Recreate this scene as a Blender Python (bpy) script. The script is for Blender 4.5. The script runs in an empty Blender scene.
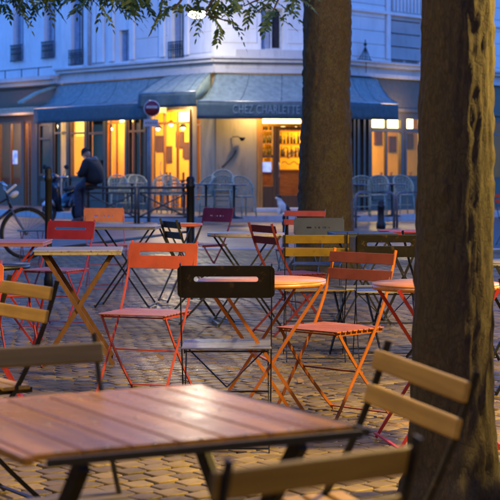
import bpy, bmesh, math, random
from mathutils import Vector, Matrix, noise
rnd = random.Random(7)
R = math.radians
S = bpy.context.scene
COL = S.collection
F = 1610.0          # focal length in photo pixels (500 px wide)
EYE = 1.26          # camera height
HY = 167.0          # horizon row
def X(px, Y): return (px-250)/F*Y
def Zat(py, Y): return EYE+(HY-py)*Y/F
# ------------------------------------------------------------------ helpers
def tag(o, label=None, cat=None, group=None, kind=None):
    if label: o['label'] = label
    if cat: o['category'] = cat
    if group: o['group'] = group
    if kind: o['kind'] = kind
    return o
def empty(name, loc, rz=0.0):
    o = bpy.data.objects.new(name, None); COL.objects.link(o)
    o.location = loc; o.rotation_euler = (0, 0, rz); o.empty_display_size = .2
    return o
def link(name, me, mat=None, parent=None, loc=None):
    o = bpy.data.objects.new(name, me); COL.objects.link(o)
    if mat and not me.materials: me.materials.append(mat)
    if parent: o.parent = parent
    if loc is not None: o.location = loc
    return o
class MB:
    def __init__(s): s.v = []; s.f = []; s.sm = []
    def add(s, vs, fs, smooth=False):
        b = len(s.v); s.v += [tuple(v) for v in vs]
        for f in fs: s.f.append(tuple(b+i for i in f)); s.sm.append(smooth)
        return s
    def box(s, c, size, M=None):
        hx, hy, hz = [q/2 for q in size]
        vs = [Vector((x, y, z)) for x in (-hx, hx) for y in (-hy, hy) for z in (-hz, hz)]
        if M: vs = [M @ v for v in vs]
        vs = [v+Vector(c) for v in vs]
        return s.add(vs, [(0,1,3,2),(4,6,7,5),(0,4,5,1),(2,3,7,6),(0,2,6,4),(1,5,7,3)])
    def bar(s, p, q, w, h, up=(0,0,1)):
        """flat bar from p to q; w across, h along up"""
        p = Vector(p); q = Vector(q); d = (q-p); L = d.length; d.normalize()
        u = Vector(up); a = d.cross(u)
        if a.length < 1e-4: a = d.cross(Vector((0,1,0)))
        a.normalize(); b = a.cross(d)
        vs = [e+a*i*w/2+b*j*h/2 for e in (p, q) for i, j in ((-1,-1),(1,-1),(1,1),(-1,1))]
        return s.add(vs, [(0,1,2,3),(7,6,5,4),(0,4,5,1),(1,5,6,2),(2,6,7,3),(3,7,4,0)])
    def tube(s, pts, r, n=8, cap=True, closed=False):
        pts = [Vector(p) for p in pts]; N = len(pts)
        rs = r if isinstance(r, (list, tuple)) else [r]*N
        ring = []; up = None
        for i, p in enumerate(pts):
            if closed: t = pts[(i+1) % N]-pts[i-1]
            else: t = pts[min(i+1, N-1)]-pts[max(i-1, 0)]
            t.normalize()
            if up is None:
                up = Vector((0,0,1)) if abs(t.z) < .9 else Vector((1,0,0))
            a = t.cross(up)
            if a.length < 1e-5: a = t.cross(Vector((1,.3,0)))
            a.normalize(); b = a.cross(t); up = b.copy() if False else up
            ring.append([p+(a*math.cos(2*math.pi*k/n)+b*math.sin(2*math.pi*k/n))*rs[i] for k in range(n)])
        vs = [v for rr in ring for v in rr]; fs = []
        for i in range(N if closed else N-1):
            j = (i+1) % N
            for k in range(n):
                l = (k+1) % n
                fs.append((i*n+k, i*n+l, j*n+l, j*n+k))
        if cap and not closed:
            fs.append(tuple(range(n))[::-1]); fs.append(tuple((N-1)*n+k for k in range(n)))
        return s.add(vs, fs, n > 5)
    def lathe(s, prof, n=24, c=(0,0,0), M=None):
        """prof: list of (r,z)"""
        vs = []; N = len(prof)
        for r_, z in prof:
            for k in range(n):
                v = Vector((r_*math.cos(2*math.pi*k/n), r_*math.sin(2*math.pi*k/n), z))
                if M: v = M @ v
                vs.append(v+Vector(c))
        fs = []
        for i in range(N-1):
            for k in range(n):
                l = (k+1) % n
                fs.append((i*n+k, i*n+l, (i+1)*n+l, (i+1)*n+k))
        if prof[0][0] > 1e-6: fs.append(tuple(range(n))[::-1])
        if prof[-1][0] > 1e-6: fs.append(tuple((N-1)*n+k for k in range(n)))
        return s.add(vs, fs, True)
    def sphere(s, c, r, n=14, m=8, sc=(1,1,1), M=None):
        vs = []; fs = []
        for i in range(m+1):
            th = math.pi*i/m
            for k in range(n):
                v = Vector((r*sc[0]*math.sin(th)*math.cos(2*math.pi*k/n), r*sc[1]*math.sin(th)*math.sin(2*math.pi*k/n), r*sc[2]*math.cos(th)))
                if M: v = M @ v
                vs.append(v+Vector(c))
        for i in range(m):
            for k in range(n):
                l = (k+1) % n
                fs.append((i*n+k, (i+1)*n+k, (i+1)*n+l, i*n+l))
        return s.add(vs, fs, True)
    def mesh(s, name, origin=None):
        me = bpy.data.meshes.new(name)
        vs = s.v
        if origin is not None:
            o = Vector(origin); vs = [tuple(Vector(v)-o) for v in vs]
        me.from_pydata(vs, [], s.f); me.update()
        me.polygons.foreach_set('use_smooth', s.sm)
        return me
    def build(s, name, mat, parent=None, origin=None, bevel=0):
        """origin: world point that becomes the object's origin (for world-space meshes);
        with a parent, the parent's own location is that origin"""
        if parent is not None and origin == 'parent':
            o = link(name, s.mesh(name, parent.location), mat, parent)
        else:
            o = link(name, s.mesh(name, origin), mat, parent)
            if origin is not None: o.location = origin
        if bevel: bev(o, bevel)
        return o
def bev(o, w, seg=2):
    m = o.modifiers.new('bevel', 'BEVEL'); m.width = w; m.segments = seg; m.limit_method = 'ANGLE'; m.angle_limit = R(40)
def copy_tree(o, parent=None):
    c = o.copy(); COL.objects.link(c); c.parent = parent
    for ch in list(o.children): copy_tree(ch, c)
    return c
def curve_mesh(name, splines, extrude, bevel=0.0):
    cu = bpy.data.curves.new(name, 'CURVE'); cu.dimensions = '2D'; cu.fill_mode = 'BOTH'
    cu.extrude = extrude; cu.bevel_depth = bevel; cu.bevel_resolution = 1
    for pts in splines:
        sp = cu.splines.new('POLY'); sp.points.add(len(pts)-1)
        for p, q in zip(sp.points, pts): p.co = (q[0], q[1], 0, 1)
        sp.use_cyclic_u = True
    ob = bpy.data.objects.new(name, cu); COL.objects.link(ob)
    me = bpy.data.meshes.new_from_object(ob.evaluated_get(bpy.context.evaluated_depsgraph_get()))
    bpy.data.objects.remove(ob); bpy.data.curves.remove(cu)
    me.name = name
    return me
def text_mesh(name, txt, size, ext=.002, sx=1.0):
    cu = bpy.data.curves.new(name, 'FONT'); cu.body = txt; cu.size = size; cu.extrude = ext
    cu.align_x = 'CENTER'; cu.align_y = 'CENTER'; cu.space_character = 1.05
    ob = bpy.data.objects.new(name, cu); COL.objects.link(ob)
    me = bpy.data.meshes.new_from_object(ob.evaluated_get(bpy.context.evaluated_depsgraph_get()))
    bpy.data.objects.remove(ob); bpy.data.curves.remove(cu); me.name = name
    me.transform(Matrix.Diagonal((sx,1,1,1)))
    return me
def rrect(w, h, r, cx=0, cy=0, n=5):
    pts = []
    for (sx, sy, a0) in ((1,1,0),(-1,1,90),(-1,-1,180),(1,-1,270)):
        for k in range(n+1):
            a = R(a0+90*k/n)
            pts.append((cx+sx*(w/2-r)+r*math.cos(a), cy+sy*(h/2-r)+r*math.sin(a)))
    return pts
# ------------------------------------------------------------------ materials
class NT:
    def __init__(s, name):
        s.m = bpy.data.materials.new(name); s.m.use_nodes = True; s.t = s.m.node_tree
        s.p = s.t.nodes['Principled BSDF']; s.out = s.t.nodes['Material Output']
        s.tc = None
    def n(s, typ, **kw):
        nd = s.t.nodes.new(typ)
        for k, v in kw.items():
            if k.startswith('i_'): nd.inputs[k[2:].replace('_', ' ')].default_value = v
            else: setattr(nd, k, v)
        return nd
    def l(s, a, b): s.t.links.new(a, b)
    def coord(s, scale=(1,1,1), which='Object', rot=(0,0,0)):
        tc = s.n('ShaderNodeTexCoord'); mp = s.n('ShaderNodeMapping')
        mp.inputs['Scale'].default_value = scale; mp.inputs['Rotation'].default_value = rot
        s.l(tc.outputs[which], mp.inputs['Vector']); return mp.outputs[0]
    def noise(s, vec, scale, detail=4, rough=.6):
        nd = s.n('ShaderNodeTexNoise'); nd.inputs['Scale'].default_value = scale
        nd.inputs['Detail'].default_value = detail; nd.inputs['Roughness'].default_value = rough
        s.l(vec, nd.inputs['Vector']); return nd.outputs['Fac']
    def ramp(s, fac, stops):
        r = s.n('ShaderNodeValToRGB'); e = r.color_ramp.elements
        while len(e) < len(stops): e.new(.5)
        for el, (p, c) in zip(e, stops):
            el.position = p; el.color = (c, c, c, 1) if isinstance(c, (int, float)) else (*c, 1)
        s.l(fac, r.inputs[0]); return r.outputs[0]
    def mix(s, fac, a, b, typ='MIX'):
        m = s.n('ShaderNodeMix', data_type='RGBA', blend_type=typ)
        for sock, v in ((m.inputs[0], fac), (m.inputs[6], a), (m.inputs[7], b)):
            if isinstance(v, (int, float)): sock.default_value = v
            elif isinstance(v, tuple): sock.default_value = (*v, 1)
            else: s.l(v, sock)
        return m.outputs[2]
    def bump(s, h, strength=.3, dist=.01, nrm=None):
        b = s.n('ShaderNodeBump'); b.inputs['Strength'].default_value = strength; b.inputs['Distance'].default_value = dist
        s.l(h, b.inputs['Height'])
        if nrm: s.l(nrm, b.inputs['Normal'])
        s.l(b.outputs[0], s.p.inputs['Normal']); return b.outputs[0]
def paint(name, col, rough=.4, wear=.25, metallic=0.0, chip=None, scale=1.0, var=.25, bump=.15, coat=0.0):
    t = NT(name); v = t.coord()
    a = t.noise(v, 9*scale, 5); b = t.noise(v, 60*scale, 3)
    dark = tuple(c*(1-var) for c in col); light = tuple(min(1, c*(1+var*.5)+.004) for c in col)
    c = t.mix(t.ramp(a, [(.3, 0.), (.7, 1.)]), dark, light)
    if chip:
        msk = t.ramp(t.noise(v, 22*scale, 6, .75), [(.57, 0.), (.62, wear)])
        c = t.mix(msk, c, chip)
    t.l(c, t.p.inputs['Base Color'])
    t.l(t.ramp(b, [(.2, max(.04, rough-.1)), (.8, min(1, rough+.14))]), t.p.inputs['Roughness'])
    t.p.inputs['Metallic'].default_value = metallic
    t.p.inputs['Coat Weight'].default_value = coat
    if bump: t.bump(b, bump, .002)
    return t.m
def wood(name, col, rough=.4, axis=0, scale=1.0, coat=0.0, var=.35, spec=.5):
    t = NT(name); sc = [26*scale]*3; sc[axis] = 1.4*scale
    v = t.coord(tuple(sc))
    oi = t.n('ShaderNodeNewGeometry')
    ad = t.n('ShaderNodeVectorMath', operation='ADD'); t.l(v, ad.inputs[0])
    sc2 = t.n('ShaderNodeVectorMath', operation='SCALE'); sc2.inputs['Scale'].default_value = 37
    cb = t.n('ShaderNodeCombineXYZ')
    for i in range(3): t.l(oi.outputs['Random Per Island'], cb.inputs[i])
    t.l(cb.outputs[0], sc2.inputs[0]); t.l(sc2.outputs[0], ad.inputs[1])
    a = t.noise(ad.outputs[0], 1.0, 6, .65)
    b = t.noise(t.coord(), 5, 4)
    c1 = tuple(c*(1-var) for c in col); c2 = tuple(min(1, c*(1+var)) for c in col)
    c = t.mix(t.ramp(a, [(.3, 0.), (.68, 1.)]), c1, c2)
    c = t.mix(t.ramp(oi.outputs['Random Per Island'], [(0, 0.), (1, .35)]), c, tuple(x*.6 for x in col))
    c = t.mix(t.ramp(b, [(.5, 0.), (.75, .4)]), c, tuple(x*.45 for x in col))
    t.l(c, t.p.inputs['Base Color'])
    t.l(t.ramp(b, [(.3, rough-.08), (.7, rough+.12)]), t.p.inputs['Roughness'])
    t.p.inputs['Coat Weight'].default_value = coat; t.p.inputs['Coat Roughness'].default_value = .25; t.p.inputs['Specular IOR Level'].default_value = .36
    t.bump(a, .25, .0015)
    return t.m
def emis(name, col, strength, noise_scale=None, col2=None, axis_scale=(1,1,1)):
    t = NT(name); t.p.inputs['Base Color'].default_value = (*[c*.3 for c in col], 1)
    t.p.inputs['Emission Color'].default_value = (*col, 1); t.p.inputs['Emission Strength'].default_value = strength
    if noise_scale:
        f = t.ramp(t.noise(t.coord(axis_scale), noise_scale, 4), [(.35, 0.), (.65, 1.)])
        t.l(t.mix(f, col, col2), t.p.inputs['Emission Color'])
    return t.m
def glass(name, tint=(1,1,1), rough=.03, op=.0, fac=.14):
    t = NT(name); tr = t.n('ShaderNodeBsdfTransparent'); tr.inputs[0].default_value = (*tint, 1)
    gl = t.n('ShaderNodeBsdfGlossy'); gl.inputs['Roughness'].default_value = rough
    fr = t.n('ShaderNodeFresnel'); fr.inputs[0].default_value = 1.25
    mx = t.n('ShaderNodeMixShader'); t.l(fr.outputs[0], mx.inputs[0]); t.l(tr.outputs[0], mx.inputs[1]); t.l(gl.outputs[0], mx.inputs[2])
    t.l(mx.outputs[0], t.out.inputs[0]); return t.m
def plaster(name, col, stain=.3, rough=.75, sc=1.0):
    t = NT(name); v = t.coord(); vs = t.coord((3, 3, .5))
    a = t.noise(v, 1.3*sc, 6, .65); b = t.noise(vs, 2.2*sc, 6, .7); c_ = t.noise(v, 45*sc, 4)
    c = t.mix(t.ramp(a, [(.3, 0.), (.7, 1.)]), tuple(x*.88 for x in col), tuple(min(1, x*1.06) for x in col))
    c = t.mix(t.ramp(b, [(.52, 0.), (.78, stain)]), c, tuple(x*.42 for x in col))
    t.l(c, t.p.inputs['Base Color']); t.p.inputs['Roughness'].default_value = rough
    t.bump(c_, .35, .006); return t.m
def bark(name, c1, c2, c3):
    t = NT(name); v = t.coord((1, 1, .38)); v1 = t.coord()
    a = t.noise(v, 48, 10, .75); b = t.noise(v1, 5, 5, .6); e = t.noise(v1, 90, 3)
    vo = t.n('ShaderNodeTexVoronoi', feature='DISTANCE_TO_EDGE'); vo.inputs['Scale'].default_value = 42
    wob = t.mix(.2, v, t_noisecol(t, v, 14)); t.l(wob, vo.inputs['Vector'])
    crack = t.ramp(vo.outputs['Distance'], [(0, 0.), (.14, 1.)])
    c = t.mix(t.ramp(a, [(.35, 0.), (.65, 1.)]), c1, c2)
    c = t.mix(t.ramp(b, [(.5, 0.), (.66, .7)]), c, c3)
    c = t.mix(crack, tuple(x*.75 for x in c1), c)
    t.l(c, t.p.inputs['Base Color']); t.p.inputs['Roughness'].default_value = .85
    h = t.mix(.85, crack, a); h = t.mix(.3, h, e)
    t.bump(h, .5, .010); return t.m
def t_noisecol(t, v, s):
    nd = t.n('ShaderNodeTexNoise'); nd.inputs['Scale'].default_value = s; t.l(v, nd.inputs['Vector']); return nd.outputs['Color']
def flat(name, col, rough=.6, metallic=0.0, **k): return paint(name, col, rough, metallic=metallic, **k)

M = dict(
 black=paint('black enamel', (.006,.006,.007), .36, chip=(.10,.06,.03), wear=.5),
 blackiron=paint('black iron', (.007,.007,.008), .55),
 red=paint('red enamel', (.34,.018,.018), .42, chip=(.2,.06,.04), wear=.7),
 redor=paint('vermilion enamel', (.42,.055,.016), .42, chip=(.3,.1,.05), wear=.6),
 orange=paint('orange enamel', (.52,.10,.014), .42, chip=(.3,.1,.05), wear=.6),
 bronze=paint('copper brown enamel', (.20,.045,.022), .4, chip=(.12,.05,.03), wear=.6),
 orangeleg=paint('orange leg enamel', (.36,.105,.014), .38, chip=(.3,.1,.05), wear=.6),
 purple=paint('plum enamel', (.13,.016,.06), .45),
 darkred=paint('dark red enamel', (.15,.012,.016), .4),
 tabor=paint('amber tabletop enamel', (.42,.17,.045), .38, chip=(.2,.08,.04), wear=.6),
 olive=paint('olive enamel', (.20,.13,.02), .42, chip=(.1,.06,.03), wear=.6),
 yellow=paint('mustard enamel', (.36,.25,.02), .5),
 bluegrey=paint('blue grey enamel', (.025,.04,.065), .4),
 pink=paint('faded pink enamel', (.34,.13,.13), .42),
 cream=paint('cream enamel', (.36,.31,.25), .42, chip=(.12,.07,.04), wear=.8),
 greyt=paint('grey enamel', (.20,.19,.20), .38, chip=(.1,.06,.04), wear=.6),
 green=paint('dark green enamel', (.012,.04,.025), .45),
 tan=wood('oiled slat wood', (.40,.24,.055), .48, 0, 1.0),
 tandk=wood('dark slat wood', (.24,.155,.05), .5, 0, 1.0),
 grwood=wood('weathered slat wood', (.17,.13,.06), .5, 0, 1.0),
 tanx=wood('slat wood for legs', (.15,.07,.025), .5, 2, 1.0),
 tabletop=wood('varnished table wood', (.34,.165,.022), .25, 1, .8, coat=.14, var=.5),
 tabend=wood('golden table wood', (.42,.19,.03), .4, 0, .8, coat=.3, var=.25),
 facade=plaster('white facade plaster', (.66,.66,.67), .35),
 facade2=plaster('old white facade plaster', (.60,.60,.62), .5),
 ledge=plaster('cornice stone', (.50,.48,.47), .65),
 beige=plaster('beige shopfront plaster', (.33,.26,.17), .9),
 shop=paint('dark shopfront paint', (.028,.019,.012), .45),
 shopgrey=paint('grey shopfront paint', (.045,.036,.028), .5),
 shopbrown=paint('brown shopfront paint', (.075,.032,.010), .5),
 frameor=wood('honey door frame', (.42,.17,.035), .4, 2, 1.0),
 framedk=wood('dark window frame', (.10,.045,.02), .42, 2, 1.0),
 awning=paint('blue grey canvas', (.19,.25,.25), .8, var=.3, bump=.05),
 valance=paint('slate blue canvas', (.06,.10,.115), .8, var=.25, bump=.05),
 awnside=paint('pale green canvas', (.30,.36,.27), .8),
 stripe=paint('cream awning fabric', (.52,.38,.26), .8),
 lettering=paint('grey lettering', (.19,.27,.31), .7),
 win=paint('dark window glass', (.012,.016,.03), .12, bump=0),
 blind=paint('grey blind', (.22,.26,.36), .7),
 shutter=paint('pale grey shutters', (.40,.44,.50), .6),
 ochre=plaster('ochre interior wall', (.80,.46,.02), .3),
 intfloor=paint('interior floor', (.20,.10,.04), .4),
 curtain=paint('orange curtain', (.80,.36,.04), .8),
 barwood=wood('bar wood', (.24,.10,.03), .4, 0, 1.0),
 bottle=paint('bottle glass', (.05,.04,.01), .1),
 glass=glass('window pane'),
 rattan=paint('sage woven rattan', (.30,.33,.25), .6, scale=3, var=.5),
 steel=paint('brushed steel', (.32,.32,.33), .35, metallic=.8),
 galv=paint('galvanised rail paint', (.06,.055,.045), .5),
 greypole=paint('grey pole paint', (.16,.165,.18), .45, metallic=.3),
 signred=paint('sign red', (.20,.008,.014), .35), signwhite=paint('sign white', (.42,.40,.40), .4),
 tyre=paint('tyre rubber', (.012,.012,.013), .7), chrome=paint('chrome', (.6,.6,.6), .18, metallic=1.0),
 bikeframe=paint('bicycle frame paint', (.02,.025,.035), .3), bikewhite=paint('white bicycle plastic', (.75,.76,.78), .3),
 scooterblue=paint('dark blue scooter paint', (.006,.012,.025), .25, coat=.5),
 skin=paint('skin', (.34,.18,.12), .5, var=.1), jacket=paint('black padded jacket', (.006,.006,.007), .8, var=.5),
 hoodgrey=paint('grey hood fleece', (.17,.16,.16), .85), jeans=paint('blue jeans', (.03,.038,.065), .85, var=.5, scale=2),
 shoe=paint('brown shoes', (.10,.05,.04), .6), hair=paint('dark knit cap', (.01,.01,.011), .9),
 dogwhite=paint('white dog fur', (.55,.53,.50), .9, var=.2), dogblack=paint('black dog fur', (.015,.014,.014), .85),
 bark1=bark('brown bark', (.018,.013,.007), (.048,.033,.015), (.036,.031,.012)),
 bark2=bark('olive bark', (.045,.030,.008), (.115,.074,.015), (.105,.085,.014)),
 screen=emis('phone screen', (.75,.85,1.0), 3),
 lampglow=emis('lantern glow', (1.0,.86,.60), 40),
 sodium=emis('street lantern glow', (1.0,.60,.18), 10),
 tubeglow=emis('ceiling tube glow', (1.0,.68,.18), 4.0),
 globe=emis('globe lamp glow', (1.0,.66,.30), 3.0),
 yellowsign=emis('backlit yellow panel', (1.0,.55,.03), .55, 3.0, (1.0,.68,.10)),
 bluesign=emis('blue screen glow', (.12,.22,.9), .25, 6.0, (.5,.6,1.0)),
 leafy=paint('dry leaf', (.22,.13,.03), .7),
)
_c = M['curtain'].node_tree; _tr = _c.nodes.new('ShaderNodeBsdfTranslucent'); _tr.inputs[0].default_value = (.85,.42,.05,1)
_mx = _c.nodes.new('ShaderNodeMixShader'); _mx.inputs[0].default_value = .7
_c.links.new(_c.nodes['Principled BSDF'].outputs[0], _mx.inputs[1]); _c.links.new(_tr.outputs[0], _mx.inputs[2]); _c.links.new(_mx.outputs[0], _c.nodes['Material Output'].inputs[0])
def leafmat(name, c1, c2):
    t = NT(name); g = t.n('ShaderNodeNewGeometry')
    c = t.mix(g.outputs['Random Per Island'], c1, c2)
    t.l(c, t.p.inputs['Base Color']); t.p.inputs['Roughness'].default_value = .55
    tr = t.n('ShaderNodeBsdfTranslucent'); t.l(c, tr.inputs[0])
    mx = t.n('ShaderNodeMixShader'); mx.inputs[0].default_value = .3
    t.l(t.p.outputs[0], mx.inputs[1]); t.l(tr.outputs[0], mx.inputs[2]); t.l(mx.outputs[0], t.out.inputs[0])
    return t.m
M['leaf'] = leafmat('foliage', (.04,.085,.016), (.14,.21,.04))

# ------------------------------------------------------------------ ground
def ground():
    mb = MB(); mb.add([(-150,-60,-.018),(150,-60,-.018),(150,24.5,-.018),(-150,24.5,-.018)], [(0,1,2,3)])
    t = NT('joint sand'); a = t.noise(t.coord(), 30, 6)
    t.l(t.mix(a, (.012,.009,.006), (.035,.027,.018)), t.p.inputs['Base Color']); t.p.inputs['Roughness'].default_value = .8
    t.bump(a, .5, .02)
    tag(mb.build('ground', t.m), kind='structure')
    # setts : real stones laid in wavering diagonal courses
    mb = MB(); g_ = .118; ca, sa = math.cos(R(38)), math.sin(R(38))
    for iu in range(-210, 240):
        for iv in range(-160, 260):
            u, v = iu*g_+((iv % 2)*.05), iv*g_*.92
            cx, cy = u*ca-v*sa, u*sa+v*ca
            if not (.9 < cy < 24.35) or abs(cx) > 1.8+cy*.19: continue
            wob = Vector((noise.noise(Vector((cx*.7, cy*.7, 3))), noise.noise(Vector((cx*.7, cy*.7, 9))), 0))*.10
            z = rnd.uniform(-.002, .002)+.012*noise.noise(Vector((cx*.8, cy*.8, 0)))
            tx, ty = rnd.gauss(0, .007), rnd.gauss(0, .007)
            hw, hh = g_/2-.0045+rnd.uniform(-.003, .002), g_*.46-.0045+rnd.uniform(-.003, .002)
            def P(a, b, dz):
                x = a*ca-b*sa; y = a*sa+b*ca
                return (cx+x+wob.x, min(cy+y+wob.y, 24.41), z+dz+x*tx+y*ty)
            j = lambda: rnd.uniform(-.004, .004)
            q = [(-hw+j(), -hh+j()), (hw+j(), -hh+j()), (hw+j(), hh+j()), (-hw+j(), hh+j())]
            q8 = []
            for k in range(4):
                a, b = q[k], q[(k+1) % 4]
                q8 += [(a[0]*.9+b[0]*.1, a[1]*.9+b[1]*.1), (a[0]*.1+b[0]*.9, a[1]*.1+b[1]*.9)]
            vs = [P(a, b, -.02) for a, b in q8]+[P(a, b, -.004) for a, b in q8]+[P(a*.955, b*.955, 0) for a, b in q8]+[P(a*.88, b*.88, .0006) for a, b in q8]
            fs = [(L*8+k, L*8+(k+1) % 8, L*8+8+(k+1) % 8, L*8+8+k) for L in range(3) for k in range(8)]
            fs.append(tuple(24+k for k in range(8)))
            mb.add(vs, fs, True)
    t = NT('granite setts'); g = t.n('ShaderNodeNewGeometry'); v = t.coord()
    a = t.noise(v, 3, 5, .6); b = t.noise(v, 70, 5, .7); c_ = t.noise(v, .55, 4)
    col = t.mix(g.outputs['Random Per Island'], (.070,.048,.014), (.27,.190,.058))
    col = t.mix(t.ramp(a, [(.4, 0.), (.7, .6)]), col, (.04,.030,.018))
    col = t.mix(t.ramp(b, [(.4, 0.), (.7, .35)]), col, (.26,.21,.13))
    d_ = t.noise(v, 14, 6, .7); col = t.mix(t.ramp(d_, [(.55, 0.), (.68, .55)]), col, (.03,.024,.016)); t.p.inputs['Specular IOR Level'].default_value = .16
    t.l(col, t.p.inputs['Base Color'])
    rr = t.ramp(c_, [(.4, .20), (.62, .52)]); rr = t.mix(.35, rr, t.ramp(b, [(.3, .2), (.7, .6)]))
    t.l(rr, t.p.inputs['Roughness']); t.bump(t.mix(.5, b, d_), .5, .006)
    tag(mb.build('paved_ground', t.m), kind='structure')
    # road beyond the setts
    mb = MB(); mb.add([(-150,24.5,-.012),(150,24.5,-.012),(150,300,-.012),(-150,300,-.012)], [(0,1,2,3)])
    t = NT('asphalt road'); v = t.coord(); a = t.noise(v, 1.2, 6, .65); b = t.noise(v, 160, 3); w = t.noise(t.coord((.4, 3, 1)), 1.5, 4)
    col = t.mix(t.ramp(a, [(.35, 0.), (.7, 1.)]), (.05,.048,.05), (.10,.095,.10))
    col = t.mix(t.ramp(b, [(.5, 0.), (.7, .5)]), col, (.16,.155,.16))
    t.l(col, t.p.inputs['Base Color']); t.l(t.ramp(w, [(.35, .26), (.65, .5)]), t.p.inputs['Roughness']); t.bump(b, .4, .004)
    tag(mb.build('road', t.m), kind='structure')
    mb = MB()
    for k in range(-40, 41):
        mb.box((k*.8, 24.5, -.005), (.785, .16, .05))
    tag(mb.build('kerb_strip', M['ledge'], bevel=.006), kind='structure')
ground()

# ------------------------------------------------------------------ cafe building
class Seg:
    def __init__(s, p, q):
        s.p = Vector((p[0], p[1], 0)); d = Vector((q[0], q[1], 0))-s.p; s.L = d.length; s.u = d.normalized()
        s.n = Vector((s.u.y, -s.u.x, 0))
    def W(s, a, out, z): return s.p+s.u*a+s.n*out+Vector((0,0,z))
    def a(s, px, out=0.0):
        k = (px-250)/F; o = s.p+s.n*out
        return (k*o.y-o.x)/(s.u.x-k*s.u.y)
    def Y(s, a, out=0.0): return (s.p+s.u*a+s.n*out).y
    def z(s, px, py, out=0.0): return Zat(py, s.Y(s.a(px, out), out))
    def box(s, mb, a0, a1, o0, o1, z0, z1):
        vs = [s.W(a, o, z) for a in (a0, a1) for o in (o0, o1) for z in (z0, z1)]
        mb.add(vs, [(0,1,3,2),(4,6,7,5),(0,4,5,1),(2,3,7,6),(0,2,6,4),(1,5,7,3)])
    def wall(s, mb, a0, a1, z0, z1, openings, out=0.0, depth=.22):
        As = sorted({a0, a1, *[o[0] for o in openings], *[o[1] for o in openings]})
        Zs = sorted({z0, z1, *[o[2] for o in openings], *[o[3] for o in openings]})
        As = [a for a in As if a0 <= a <= a1]; Zs = [z for z in Zs if z0 <= z <= z1]
        inside = lambda a, z: any(o[0] < a < o[1] and o[2] < z < o[3] for o in openings)
        for i in range(len(As)-1):
            for j in range(len(Zs)-1):
                if inside((As[i]+As[i+1])/2, (Zs[j]+Zs[j+1])/2): continue
                s.box(mb, As[i], As[i+1], out-depth, out, Zs[j], Zs[j+1]) if False else mb.add(
                    [s.W(As[i], out, Zs[j]), s.W(As[i+1], out, Zs[j]), s.W(As[i+1], out, Zs[j+1]), s.W(As[i], out, Zs[j+1])], [(0,1,2,3)])
                mb.add([s.W(As[i], out-depth, Zs[j]), s.W(As[i+1], out-depth, Zs[j]), s.W(As[i+1], out-depth, Zs[j+1]), s.W(As[i], out-depth, Zs[j+1])], [(3,2,1,0)])
        for (b0, b1, y0, y1) in openings:
            c = [(b0, y0), (b1, y0), (b1, y1), (b0, y1)]
            for k in range(4):
                (A, Z), (B, Z2) = c[k], c[(k+1) % 4]
                mb.add([s.W(A, out, Z), s.W(B, out, Z2), s.W(B, out-depth, Z2), s.W(A, out-depth, Z)], [(3,2,1,0)])
C0 = (-.87, 40.0); LW = (-5.32, 45.3); RC = (2.02, 40.6); RW = (2.02+.66*16, 40.6+.75*16)
SL = Seg(LW, C0); SC = Seg(C0, RC); SR = Seg(RC, RW)
ZT = 19.0; PAV = .14
bld = tag(empty('cafe_building', (1.0, 44, 0)), 'white corner building with a lit cafe under blue awnings at street level', 'building')
def bb(mb, name, mat, bevel=0, label=None, par=None):
    if par is None: o = mb.build(name, mat, bld, 'parent', bevel)
    else:
        o = link(name, mb.mesh(name, bld.location), mat, par)
        if bevel: bev(o, bevel)
    if label: o['label'] = label
    return o
# upper walls with coursed masonry
upL = [(SL.a(71), SL.a(83.5), SL.z(77, 66), 6.9), (SL.a(119), SL.a(129), SL.z(124, 62), SL.z(124, 30)), (SL.a(171), SL.a(184), SL.z(178, 59), SL.z(178, 8))]
upL.append((upL[1][0], upL[1][1], 6.4, 8.2))
upC = [(SC.a(261), SC.a(283), SC.z(272, 50), SC.z(272, 8)), (SC.a(261), SC.a(283), 6.9, 8.7)]
upR = [(.95, 1.95, 6.7, 8.6)]
ss = SR.a(390)
upR += [(ss+.05, ss+1.35, SR.z(405, 65), SR.z(405, 19))]
ZC = 4.02
for zz in (10.2, 13.4, 16.4):
    upL += [(a_, a_+1.1, zz, zz+2.0) for a_ in (upL[0][0], upL[1][0]-.1, upL[2][0])]; upC += [(upC[0][0], upC[0][1], zz, zz+2.0)]; upR += [(a_, a_+1.1, zz, zz+2.0) for a_ in (.9, 3.4, 6.0, 8.6, 11.2)]
mb = MB()
SL.wall(mb, 0, SL.L, ZC, ZT, upL); SC.wall(mb, 0, SC.L, ZC, ZT, upC)
upR += [(ss+3.2+k*2.6, ss+4.3+k*2.6, zz, zz+1.9) for k in range(3) for zz in (4.35, 7.4)]
SR.wall(mb, 0, SR.L, ZC, ZT, upR)
mb.add([SL.W(0,0,ZT), SL.W(SL.L,0,ZT), SR.W(0,0,ZT), SR.W(SR.L,0,ZT), SR.W(SR.L,-14,ZT), SL.W(0,-10,ZT)], [(0,1,2,3,4,5)])
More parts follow.
